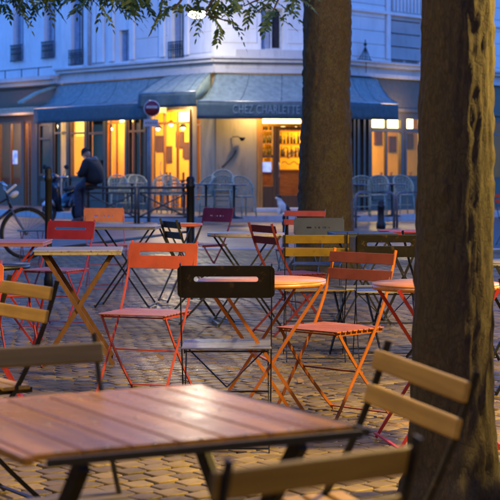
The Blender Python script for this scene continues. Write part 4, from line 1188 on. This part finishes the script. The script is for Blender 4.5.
# ------------------------------------------------------------------ cafe terrace furniture
def rattan_chair(stack=1):
    root = empty('rattan_chair', (0,0,0)); H = .92
    mb = MB()
    arc = [(.23*math.sin(a), .20*math.cos(a)*1.0+.02, 0) for a in [R(-105+210*k/12) for k in range(13)]]
    n = len(arc); cols = []
    for i, (x, y, _) in enumerate(arc):
        t = abs(i-(n-1)/2)/((n-1)/2); top = H-.30*t**2.2
        cols.append([Vector((x*(1+.06*k/6), y*(1+.10*k/6), .52+(top-.52)*k/6)) for k in range(7)])
    mb.tube([c[-1] for c in cols], .017, 7); mb.tube([c[0] for c in cols], .012, 6)
    for c in (cols[0], cols[-1]): mb.tube([c[-1], c[3], c[0], Vector((c[0].x, c[0].y, .46))], .013, 6)
    mb.build('back_frame', M['rattan'], root); mb = MB()
    for c in cols[1:-1]: mb.tube([c[0], c[3], c[6]], .0055, 4)
    for k in range(1, 6): mb.tube([c[k] for c in cols], .0055, 4)
    for i in range(n-1):
        for k in range(0, 6, 2):
            mb.tube([cols[i][k], cols[i+1][k+2 if k+2 <= 6 else 6]], .004, 3); mb.tube([cols[i+1][k], cols[i][k+2 if k+2 <= 6 else 6]], .004, 3)
    mb.build('backrest', M['rattan'], root)
    mb = MB(); mb.lathe([(0,.44),(.20,.44),(.225,.455),(.22,.475),(0,.47)], 20); mb.build('seat', M['rattan'], root)
    for sx in (-1, 1):
        for y, zt in ((-.16, .45), (.17, .60)):
            mb = MB(); mb.tube([(sx*.17, y*1.0, zt), (sx*.20, y*1.25, 0)], .014, 7); mb.build('leg', M['rattan'], root)
    mb = MB(); mb.tube([(.17*math.cos(k*.5236), .17*math.sin(k*.5236), .22) for k in range(12)], .009, 6, False, True); mb.build('stretcher', M['rattan'], root)
    return root
rc = rattan_chair(); first = True
def rplace(px, py_base, yaw, label, dz=0, out=None, pav=True, sc=1.0):
    global first
    h = PAV if pav else 0; Y = (EYE-h)*F/(py_base-HY)
    o = rc if first else copy_tree(rc); first = False
    o.location = (X(px, Y), Y, h+dz); o.rotation_euler = (0, 0, R(yaw)); o.scale = (sc,)*3
    tag(o, label, 'chair', 'woven rattan chairs on the cafe terrace'); return o
rplace(118, 212, 10, 'first woven chair from the left on the terrace, behind the seated person')
rplace(127, 211.5, -25, 'second woven chair from the left on the terrace')
rplace(138, 212.5, 20, 'woven chair just left of the grey sign pole')
rplace(162, 213, -15, 'woven chair just right of the grey sign pole')
rplace(173, 213.5, 40, 'woven chair in front of the right leaf of the lit orange door')
rplace(222, 216, 0, 'lower woven chair of the pair stacked against the beige wall')
rplace(222.5, 216, 0, 'upper woven chair of the pair stacked against the beige wall', dz=.13)
rplace(244, 217, 35, 'pale woven chair between the stacked pair and the cafe door')
rplace(203, 216, -60, 'woven chair beside the thick black post')
rplace(361, 216.5, 180, 'woven chair right of the middle tree trunk')
rplace(404, 214, 20, 'woven chair under the lit windows at the right')
rplace(378, 214.5, -10, 'woven chair behind the arched rail at the right')
def ctable(px, py, label):
    Y = (EYE-PAV)*F/(py-HY); root = tag(empty('terrace_table', (X(px, Y), Y, PAV)), label, 'table', 'small round terrace tables')
    mb = MB(); mb.lathe([(0,.72),(.30,.72),(.31,.73),(.31,.745),(0,.75)], 24); mb.build('tabletop', M['greyt'], root)
    mb = MB(); mb.lathe([(.20,0),(.20,.02),(.04,.05),(.025,.1),(.025,.70),(.08,.72)], 16); mb.build('pedestal', M['blackiron'], root)
ctable(132, 214, 'small round terrace table left of the grey sign pole'); ctable(184, 215, 'small round terrace table in front of the lit orange door')
ctable(206, 217, 'small round terrace table in front of the stacked woven chairs'); ctable(234, 218.5, 'small round terrace table in front of the beige wall')
ctable(392, 216.5, 'small round terrace table under the lit windows at the right'); ctable(352, 217, 'small round terrace table at the right side of the middle tree')
# arched rail at right
Ya = EYE*F/(228-HY); root = tag(empty('bicycle_rack', (X(396, Ya), Ya, 0), R(6)), 'grey arched metal rail in front of the lit right windows', 'rail')
for k, x0 in enumerate((-.84, .02)):
    mb = MB(); pts = [(x0,0,0),(x0,0,.62)]+[(x0+.12-.12*math.cos(a), 0, .62+.12*math.sin(a)) for a in [R(90*q/5) for q in range(1, 6)]]
    pts += [(x0+.68+.12*math.sin(a), 0, .62+.12*math.cos(a)) for a in [R(90*q/5) for q in range(6)]]+[(x0+.80,0,0)]
    mb.tube(pts, .026, 9); mb.build('hoop', M['greypole'], root)
root, _ = post(381, 229, 200, .075, 'stubby black bollard by the arched grey rail')

# ------------------------------------------------------------------ bicycle
def wheel(parent, c, r, mtyre='tyre', spokes=28, tw=.027, yaw=0):
    Mx = Matrix.Rotation(R(90), 3, 'X')
    w = empty('wheel', c); w.parent = parent; w.rotation_euler = (0, 0, yaw)
    mb = MB(); mb.tube([(r*math.cos(2*math.pi*k/48), 0, r*math.sin(2*math.pi*k/48)) for k in range(48)], tw, 10, False, True); mb.build('tyre', M[mtyre], w)
    mb = MB(); mb.tube([((r-.026)*math.cos(2*math.pi*k/48), 0, (r-.026)*math.sin(2*math.pi*k/48)) for k in range(48)], .010, 6, False, True); mb.build('rim', M['steel'], w)
    mb = MB()
    for k in range(spokes):
        a = 2*math.pi*k/spokes; b = a+(.3 if k % 2 else -.3); sgn = 1 if k % 2 else -1
        mb.tube([(.025*math.cos(b), sgn*.03, .025*math.sin(b)), ((r-.03)*math.cos(a), 0, (r-.03)*math.sin(a))], .0016, 4)
    mb.build('spokes', M['steel'], w)
    mb = MB(); mb.lathe([(.012,-.05),(.012,-.035),(.028,-.033),(.028,-.027),(.016,-.025),(.016,.025),(.028,.027),(.028,.033),(.012,.035),(.012,.05)], 14, M=Mx); mb.build('hub', M['steel'], w)
    return w
Yk = 22.2; bk = tag(empty('bicycle', (X(26, Yk), Yk, 0), R(4)), 'dark city bicycle with a white headlight entering from the left edge', 'bicycle')
r_ = .335; wheel(bk, (0,0,r_+.015), r_); wheel(bk, (-1.08,0,r_+.015), r_)
hz = r_+.015
mb = MB(); ht = Vector((-.26,0,.86)); hb = Vector((-.20,0,.68)); bbk = Vector((-.68,0,.29)); st = Vector((-.84,0,.78)); rr = Vector((-1.08,0,hz))
mb.tube([ht, hb], .022, 10); mb.tube([hb, bbk], .020, 10); mb.tube([ht+Vector((0,0,-.04)), bbk.lerp(st, .55)], .016, 10); mb.tube([bbk, st], .017, 10)
for sy in (-.05, .05): mb.tube([bbk, rr+Vector((0,sy,0))], .011, 8); mb.tube([st+Vector((0,0,-.08)), rr+Vector((0,sy,0))], .009, 8)
mb.build('frame', M['bikeframe'], bk)
mb = MB()
for sy in (-.045, .045): mb.tube([hb+Vector((0,sy*.6,0)), (-.10, sy, .5), (0, sy, hz)], [.016,.014,.010], 8)
mb.tube([hb+Vector((0,-.04,0)), hb+Vector((0,.04,0))], .018, 8); mb.build('fork', M['greypole'], bk)
mb = MB(); mb.tube([ht, ht+Vector((-.04,0,.13))], .014, 8)
hp = ht+Vector((-.04,0,.14)); mb.tube([hp+Vector((-.16,-.29,.02)), hp+Vector((-.04,-.24,.05)), hp+Vector((.03,-.1,.0)), hp, hp+Vector((.03,.1,.0)), hp+Vector((-.04,.24,.05)), hp+Vector((-.16,.29,.02))], .012, 8)
mb.build('handlebar', M['chrome'], bk)
mb = MB()
for sy in (-1, 1): mb.tube([hp+Vector((-.20,sy*.30,.02)), hp+Vector((-.10,sy*.27,.035))], .018, 8)
mb.build('grip', M['tyre'], bk)
mb = MB(); mb.sphere(ht+Vector((.10,-.02,.02)), .055, sc=(1.3,.8,.8), M=Matrix.Rotation(R(-35), 3, 'Y')); mb.box(ht+Vector((.06,0,.10)), (.17,.12,.035), Matrix.Rotation(R(-40), 3, 'Y')); mb.build('headlight', M['bikewhite'], bk, bevel=.01)
mb = MB(); vs = []
for k in range(17):
    a = R(20+130*k/16); 
    for y in (-.03, .03): vs.append(((r_+.035)*math.cos(a), y, hz+(r_+.035)*math.sin(a)))
mb.add(vs, [(2*k, 2*k+2, 2*k+3, 2*k+1) for k in range(16)], True)
m_ = mb.build('mudguard', M['bikeframe'], bk); sm = m_.modifiers.new('t', 'SOLIDIFY'); sm.thickness = .004
mb = MB(); mb.sphere(st+Vector((-.02,0,.10)), .13, sc=(1.0,.55,.3)); mb.tube([st, st+Vector((-.01,0,.09))], .014, 8); mb.build('saddle', M['tyre'], bk)
mb = MB(); mb.lathe([(.0,-.005),(.10,-.005),(.10,.005),(0,.005)], 24, bbk+Vector((0,-.05,0)), Matrix.Rotation(R(90), 3, 'X'))
mb.bar(bbk+Vector((0,-.07,0)), bbk+Vector((.12,-.07,-.13)), .02, .02); mb.bar(bbk+Vector((0,.07,0)), bbk+Vector((-.12,.07,.13)), .02, .02)
mb.box(bbk+Vector((.12,-.11,-.13)), (.09,.08,.02)); mb.box(bbk+Vector((-.12,.11,.13)), (.09,.08,.02)); mb.build('crank', M['steel'], bk)

# ------------------------------------------------------------------ scooter beside the person
Yq = 36.6; sc = tag(empty('motor_scooter', (X(64, Yq), Yq, 0), R(-118)), 'dark blue motor scooter parked to the left of the seated person', 'scooter')
wheel(sc, (.58,0,.25), .20, tw=.05, spokes=8); wheel(sc, (-.58,0,.25), .20, tw=.05, spokes=8)
mb = MB()
def loft(mb, secs, n=14):
    vs = []
    for (x, z, w, h) in secs:
        for k in range(n):
            a = 2*math.pi*k/n; c, s = math.cos(a), math.sin(a)
            vs.append((x, w*math.copysign(abs(c)**.7, c), z+h*math.copysign(abs(s)**.7, s)))
    N = len(secs); fs = [(i*n+k, i*n+(k+1) % n, (i+1)*n+(k+1) % n, (i+1)*n+k) for i in range(N-1) for k in range(n)]
    fs += [tuple(range(n))[::-1], tuple((N-1)*n+k for k in range(n))]
    mb.add(vs, fs, True)
loft(mb, [(-.86,.62,.05,.05),(-.75,.60,.13,.12),(-.45,.56,.19,.17),(-.15,.50,.18,.16),(-.02,.36,.15,.09)]); loft(mb, [(-.05,.30,.14,.05),(.25,.29,.16,.05),(.36,.32,.15,.06)])
mb.build('body', M['scooterblue'], sc)
mb = MB(); vs = []
for j, (x, z, w) in enumerate(((.34,.30,.17),(.42,.55,.22),(.46,.78,.20),(.42,.98,.12))):
    for k in range(7): t = -1+k/3; vs.append((x+.07*(1-t*t), w*t, z))
mb.add(vs, [(7*j+k, 7*j+k+1, 7*j+8+k, 7*j+7+k) for j in range(3) for k in range(6)], True)
o = mb.build('front_shield', M['scooterblue'], sc); sm = o.modifiers.new('t', 'SOLIDIFY'); sm.thickness = .04
mb = MB(); loft(mb, [(-.82,.78,.07,.03),(-.6,.80,.13,.05),(-.3,.78,.14,.05),(-.08,.74,.08,.04)]); mb.build('saddle', M['tyre'], sc)
mb = MB(); mb.tube([(.58,.0,.45),(.44,0,.98),(.38,-.0,1.02)], .03, 8); mb.tube([(.32,-.33,1.04),(.40,-.15,1.03),(.40,.15,1.03),(.32,.33,1.04)], .016, 8); mb.build('handlebar', M['chrome'], sc)
mb = MB(); loft(mb, [(.34,1.03,.10,.05),(.44,1.04,.11,.08),(.52,1.02,.07,.06)]); mb.build('headset', M['scooterblue'], sc)
mb = MB(); mb.sphere((.51,0,1.02), .06, sc=(.5,1,1)); mb.build('headlight', M['bikewhite'], sc)
mb = MB()
for sy in (-1, 1): mb.tube([(.36,sy*.22,1.04),(.34,sy*.28,1.22)], .008, 6); mb.sphere((.34,sy*.30,1.26), .07, sc=(.25,1,.75))
mb.build('mirror', M['blackiron'], sc)
mb = MB(); loft(mb, [(.42,.40,.06,.05),(.58,.50,.08,.05),(.78,.42,.06,.04)]); mb.build('front_mudguard', M['bikewhite'], sc)

# ------------------------------------------------------------------ seated person
def skin_obj(name, verts, edges, radii, mat, parent, sub=2):
    me = bpy.data.meshes.new(name); me.from_pydata([tuple(v) for v in verts], edges, []); me.update()
    o = link(name, me, mat, parent)
    mo = o.modifiers.new('skin', 'SKIN'); mo.use_smooth_shade = True
    sv = me.skin_vertices[0].data
    for i, r in enumerate(radii): sv[i].radius = (r, r) if not isinstance(r, tuple) else r
    sv[0].use_root = True
    ms = o.modifiers.new('sub', 'SUBSURF'); ms.levels = sub; ms.render_levels = sub
    return o
Yp = Yb; ph = .835
per = tag(empty('person', (X(93.5, Yp), Yp, 0), R(-32)), 'person in black jacket and jeans sitting on the barrier, bent over a phone', 'person')
# faces -X ; seat at z ~ .84
SZ = .93
V = [(.0,0,SZ),(-.01,0,SZ+.20),(-.06,0,SZ+.40),(-.14,0,SZ+.50),(-.20,0,SZ+.55),           # pelvis spine chest neck head base
     (-.06,-.18,SZ+.41),(-.12,-.25,SZ+.17),(-.33,-.10,SZ+.16),
     (-.06,.18,SZ+.41),(-.12,.25,SZ+.17),(-.33,.09,SZ+.18),
     (-.10,-.10,SZ-.02),(-.34,-.14,SZ-.16),(-.30,-.15,.30),(-.30,-.15,.10),
     (-.10,.10,SZ-.02),(-.42,.13,SZ-.10),(-.46,.14,.34),(-.46,.14,.12)]
E = [(0,1),(1,2),(2,3),(3,4),(2,5),(5,6),(6,7),(2,8),(8,9),(9,10),(0,11),(11,12),(12,13),(13,14),(0,15),(15,16),(16,17),(17,18)]
rad = [.07,.08,.10,.055,.06,.055,.04,.028,.055,.04,.028,.05,.045,.045,.035,.05,.045,.045,.035]
skin_obj('body', V, E, rad, M['skin'], per)
V = [(.02,0,SZ-.07),(.03,0,SZ+.10),(.0,0,SZ+.26),(-.05,0,SZ+.40),(-.12,0,SZ+.475),(-.05,-.19,SZ+.40),(-.12,-.27,SZ+.17),(-.30,-.12,SZ+.155),(-.05,.19,SZ+.40),(-.12,.27,SZ+.17),(-.30,.10,SZ+.175)]
skin_obj('jacket', V, [(0,1),(1,2),(2,3),(3,4),(3,5),(5,6),(6,7),(3,8),(8,9),(9,10)], [(.21,.24),(.235,.25),(.23,.24),(.20,.215),.11,.12,.10,.065,.12,.10,.065], M['jacket'], per)
V = [(.02,0,SZ-.06),(-.12,-.10,SZ-.03),(-.35,-.14,SZ-.16),(-.31,-.15,.30),(-.30,-.15,.12),(-.12,.10,SZ-.03),(-.43,.13,SZ-.10),(-.47,.14,.34),(-.46,.14,.14)]
skin_obj('jeans', V, [(0,1),(1,2),(2,3),(3,4),(0,5),(5,6),(6,7),(7,8)], [(.19,.20),.135,.095,.075,.068,.135,.095,.075,.068], M['jeans'], per)
skin_obj('hood', [(.0,-.10,SZ+.50),(.03,0,SZ+.51),(.0,.10,SZ+.50),(-.11,-.13,SZ+.46),(-.11,.13,SZ+.46)], [(0,1),(1,2),(0,3),(2,4)], [.06,.075,.06,.04,.04], M['hoodgrey'], per)
# head tilted forward
HM = Matrix.Rotation(R(-38), 3, 'Y'); hc = Vector((-.21,0,SZ+.625))
mb = MB(); mb.sphere(hc, .105, 20, 14, (.95,.78,1.15), HM)
def hv(x, y, z): return hc+HM @ Vector((x, y, z))
mb.sphere(hv(-.105,0,-.01), .02, 8, 6, (1,.7,1.3), HM); mb.sphere(hv(-.06,0,-.085), .05, 10, 8, (1,.9,.7), HM)
for s in (-1, 1): mb.sphere(hv(.0,s*.083,-.01), .025, 8, 6, (.7,.35,1.2), HM)
mb.build('head', M['skin'], per)
mb = MB()
for s in (-1, 1): mb.sphere(hv(-.088,s*.033,.022), .011, 8, 6)
mb.sphere(hv(-.098,0,-.055), .02, 8, 6, (.4,1,.25), HM); mb.build('eyes_and_mouth', M['hair'], per)
mb = MB(); vs = []; fs = []
N_, M_ = 20, 8
for i in range(M_+1):
    th = R(92)*i/M_
    for k in range(N_): a = 2*math.pi*k/N_; vs.append(hv(.015+.118*math.sin(th)*math.cos(a)*.98, .118*math.sin(th)*math.sin(a)*.86, .02+.125*math.cos(th)))
for i in range(M_):
    for k in range(N_): fs.append((i*N_+k, (i+1)*N_+k, (i+1)*N_+(k+1) % N_, i*N_+(k+1) % N_))
mb.add(vs, fs, True); mb.tube([hv(.015+.118*math.cos(2*math.pi*k/20), .102*math.sin(2*math.pi*k/20), .02) for k in range(20)], .013, 8, False, True)
mb.build('knit_cap', M['hair'], per)
for x, y, nm in ((-.34,-.15,1),(-.50,.14,1)):
    mb = MB(); z0 = .0
    mb.sphere((x-.04, y, .05), .13, 14, 8, (1.05,.36,.42)); mb.sphere((x+.05, y, .08), .06, 12, 8, (.9,.8,1.1)); mb.build('shoe', M['shoe'], per)
# hands with fingers
for s, (hx, hy, hz_) in ((-1, (-.32,-.10,SZ+.17)), (1, (-.32,.085,SZ+.19))):
    palm = Vector((hx, hy, hz_))
    V = [palm, palm+Vector((-.05, -s*.01, .012))]; E = [(0,1)]; rd = [.024,.028]
    for f in range(4):
        b = palm+Vector((-.055, -s*.03+s*f*.018, .02)); k = len(V)
        V += [b, b+Vector((-.032, -s*.012, .012)), b+Vector((-.045, -s*.03, -.006))]; E += [(1,k),(k,k+1),(k+1,k+2)]; rd += [.010,.009,.008]
    k = len(V); V += [palm+Vector((-.03,-s*.045,.02)), palm+Vector((-.055,-s*.065,.03))]; E += [(0,k),(k,k+1)]; rd += [.011,.009]
    skin_obj('hand', V, E, rd, M['skin'], per, 1)
Mr = Matrix.Rotation(R(-32), 3, 'Z')
pw_ = Mr @ Vector((-.40, 0, SZ+.235)); pl = per.location+Vector(pw_)
phn = tag(empty('phone', pl, R(-32)), 'small glowing phone held by the seated person', 'phone')
mb = MB(); mb.box((0,0,0), (.012,.075,.15), Matrix.Rotation(R(40), 3, 'Y')); mb.build('case', M['blackiron'], phn, bevel=.004)
mb = MB(); mb.box((.0075,0,.006), (.003,.066,.135), Matrix.Rotation(R(40), 3, 'Y')); mb.build('screen', M['screen'], phn)
point('phone_light', pl+Vector(Mr @ Vector((.06,0,.08))), .9, (.85,.92,1.0), .03)

# ------------------------------------------------------------------ dog sitting in front of the door
Yd = 38.6; dg = tag(empty('dog', (X(281.5, Yd), Yd, 0), R(15)), 'black and white dog sitting in front of the lit cafe door', 'dog')
V = [(.10,0,.13),(.06,0,.28),(-.03,0,.40),(-.06,0,.47),(-.08,0,.53),(-.16,0,.51),
     (-.04,-.06,.30),(-.07,-.06,.15),(-.08,-.06,.02),(-.12,-.06,.02), (-.04,.06,.30),(-.07,.06,.15),(-.08,.06,.02),(-.12,.06,.02),
     (.08,-.10,.12),(-.02,-.12,.13),(.05,-.12,.025),(-.05,-.12,.02), (.08,.10,.12),(-.02,.12,.13),(.05,.12,.025),(-.05,.12,.02), (.2,.0,.04),(.32,.04,.03)]
E = [(0,1),(1,2),(2,3),(3,4),(4,5),(1,6),(6,7),(7,8),(8,9),(1,10),(10,11),(11,12),(12,13),(0,14),(14,15),(15,16),(16,17),(0,18),(18,19),(19,20),(20,21),(0,22),(22,23)]
rd = [.12,.105,.085,.06,.065,.028,.035,.024,.020,.022,.035,.024,.020,.022,.065,.045,.022,.02,.065,.045,.022,.02,.02,.012]
dgz = 0
dob = skin_obj('body', V, E, rd, M['dogwhite'], dg)
mb = MB()
mb.sphere((-.07,0,.555), .066, 12, 8, (1,1.05,.7)); 
for s in (-1, 1): mb.sphere((-.045,s*.06,.545), .032, 8, 6, (.7,.4,1.3))
mb.sphere((.13,0,.22), .12, 14, 10, (.75,1.0,1.45), Matrix.Rotation(R(-22), 3, 'Y')); mb.sphere((-.185,0,.515), .014, 8, 6)
mb.build('black_patches', M['dogblack'], dg)
dg.location.z = 0.0

# ------------------------------------------------------------------ off-frame street lamps that light the square
def lamppost(loc, label, power, col=(1.0,.66,.15), h=3.9):
    root = tag(empty('street_lamp', loc), label, 'street lamp', 'street lamps on the square')
    mb = MB(); mb.lathe([(.16,0),(.16,.25),(.09,.35),(.06,1.0),(.045,h-.1),(.08,h)], 16); mb.build('post', M['blackiron'], root)
    mb = MB(); mb.lathe([(.07,h),(.15,h+.32),(.14,h+.34)], 12); mb.build('lamp_glass', M['sodium'], root)
    mb = MB(); mb.lathe([(.19,h+.35),(.10,h+.48),(.02,h+.58),(0,h+.6)], 16); mb.build('hood', M['blackiron'], root)
    p = point('street_lamp_light', Vector(loc)+Vector((0,0,h-.12)), power, col, .16); return p
lamppost((2.9, -1.9, 0), 'black street lamp added unseen behind the camera at the right', 130)  # added lamp, warms the near chairs on the side facing the camera
lamppost((6.4, 12.6, 0), 'black street lamp outside the frame right of the middle tree', 450)
lamppost((2.7, 6.5, 0), 'black street lamp outside the frame right of the near trunk', 600, h=3.5)
lamppost((-2.7, 5.0, 0), 'black street lamp outside the frame left of the front table', 105, h=3.4)

# houses round the other sides of the square (outside the frame): added to shade its floor
def block(name_label, p, q, H, seed):
    sg = Seg(p, q); L = sg.L; mid = sg.W(L/2, -5, 0)
    root = tag(empty('town_house', mid), name_label, 'building', 'unseen houses added round the square to shade it')
    n = int(L/3); ops = [(L*(k+.5)/n-.55, L*(k+.5)/n+.55, z, z+1.9) for k in range(n) for z in (1.0, 4.2, 7.4, 10.6) if z < H-2.5]
    mb = MB(); sg.wall(mb, 0, L, 0, H, ops)
    for A, B in ((sg.W(0,0,0), sg.W(0,-10,0)), (sg.W(L,-10,0), sg.W(L,0,0)), (sg.W(0,-10,0), sg.W(L,-10,0))):
        mb.add([A, B, B+Vector((0,0,H)), A+Vector((0,0,H))], [(0,1,2,3)])
    link('wall', mb.mesh('wall', mid), M['beige'], root)
    mb = MB(); mb.add([sg.W(0,.3,H+.01), sg.W(L,.3,H+.01), sg.W(L,-5,H+2.5), sg.W(0,-5,H+2.5), sg.W(0,-10,H+.01), sg.W(L,-10,H+.01)], [(0,1,2,3),(3,2,5,4)])
    link('roof', mb.mesh('roof', mid), M['shopgrey'], root)
    for (a0, a1, z0, z1) in ops:
        mb = MB(); sg.box(mb, a0, a1, -.2, -.15, z0, z1); link('window', mb.mesh('window', mid), M['win'], root)
block('long beige house behind the camera, across the square', (26, -13), (-26, -13), 15, 1)
block('beige house off to the left of the square', (-15, -12), (-15, 31), 14, 2)
block('beige house off to the right of the square', (15, 29), (15, -12), 14, 3)

# ------------------------------------------------------------------ light, world, camera
SUN_EL, SUN_ROT = R(20), R(200)
w = bpy.data.worlds.new('World'); S.world = w; w.use_nodes = True; nt = w.node_tree
sky = nt.nodes.new('ShaderNodeTexSky'); sky.sky_type = 'NISHITA'; sky.sun_disc = False
sky.sun_elevation = SUN_EL; sky.sun_rotation = SUN_ROT; sky.ozone_density = 6.0; sky.air_density = 1.0; sky.dust_density = .3
mx = nt.nodes.new('ShaderNodeMix'); mx.data_type = 'RGBA'; mx.blend_type = 'MULTIPLY'; mx.inputs[0].default_value = 1.0
mx.inputs[7].default_value = (.27, .53, 1.0, 1)
bg = nt.nodes['Background']; nt.links.new(sky.outputs[0], mx.inputs[6]); nt.links.new(mx.outputs[2], bg.inputs[0]); bg.inputs[1].default_value = .15
sl = bpy.data.lights.new('sun', 'SUN'); sl.energy = .02; sl.angle = R(12); sl.color = (1.0,.9,.85)
so_ = bpy.data.objects.new('sun', sl); COL.objects.link(so_)
dv = Vector((math.sin(SUN_ROT)*math.cos(SUN_EL), math.cos(SUN_ROT)*math.cos(SUN_EL), math.sin(SUN_EL)))
so_.rotation_euler = dv.to_track_quat('Z', 'Y').to_euler()
cam = bpy.data.cameras.new('camera'); co = bpy.data.objects.new('camera', cam); COL.objects.link(co); S.camera = co
cam.sensor_width = 36; cam.lens = 36*F/500; cam.shift_y = -(250-HY)/500
co.location = (0, 0, EYE); co.rotation_euler = (R(90), 0, 0)
cam.clip_start = .1; cam.clip_end = 1000
cam.dof.use_dof = True; cam.dof.focus_distance = 9.2; cam.dof.aperture_fstop = cam.lens/16.0
S.view_settings.view_transform = 'Standard'; S.view_settings.look = 'None'; S.view_settings.exposure = 2.15; S.view_settings.gamma = 1
S.render.engine = 'CYCLES'; cy = S.cycles
cy.use_denoising = True; cy.max_bounces = 6; cy.transparent_max_bounces = 12; cy.sample_clamp_indirect = 4; cy.caustics_reflective = False; cy.caustics_refractive = False
cy.use_adaptive_sampling = True; cy.adaptive_threshold = .015
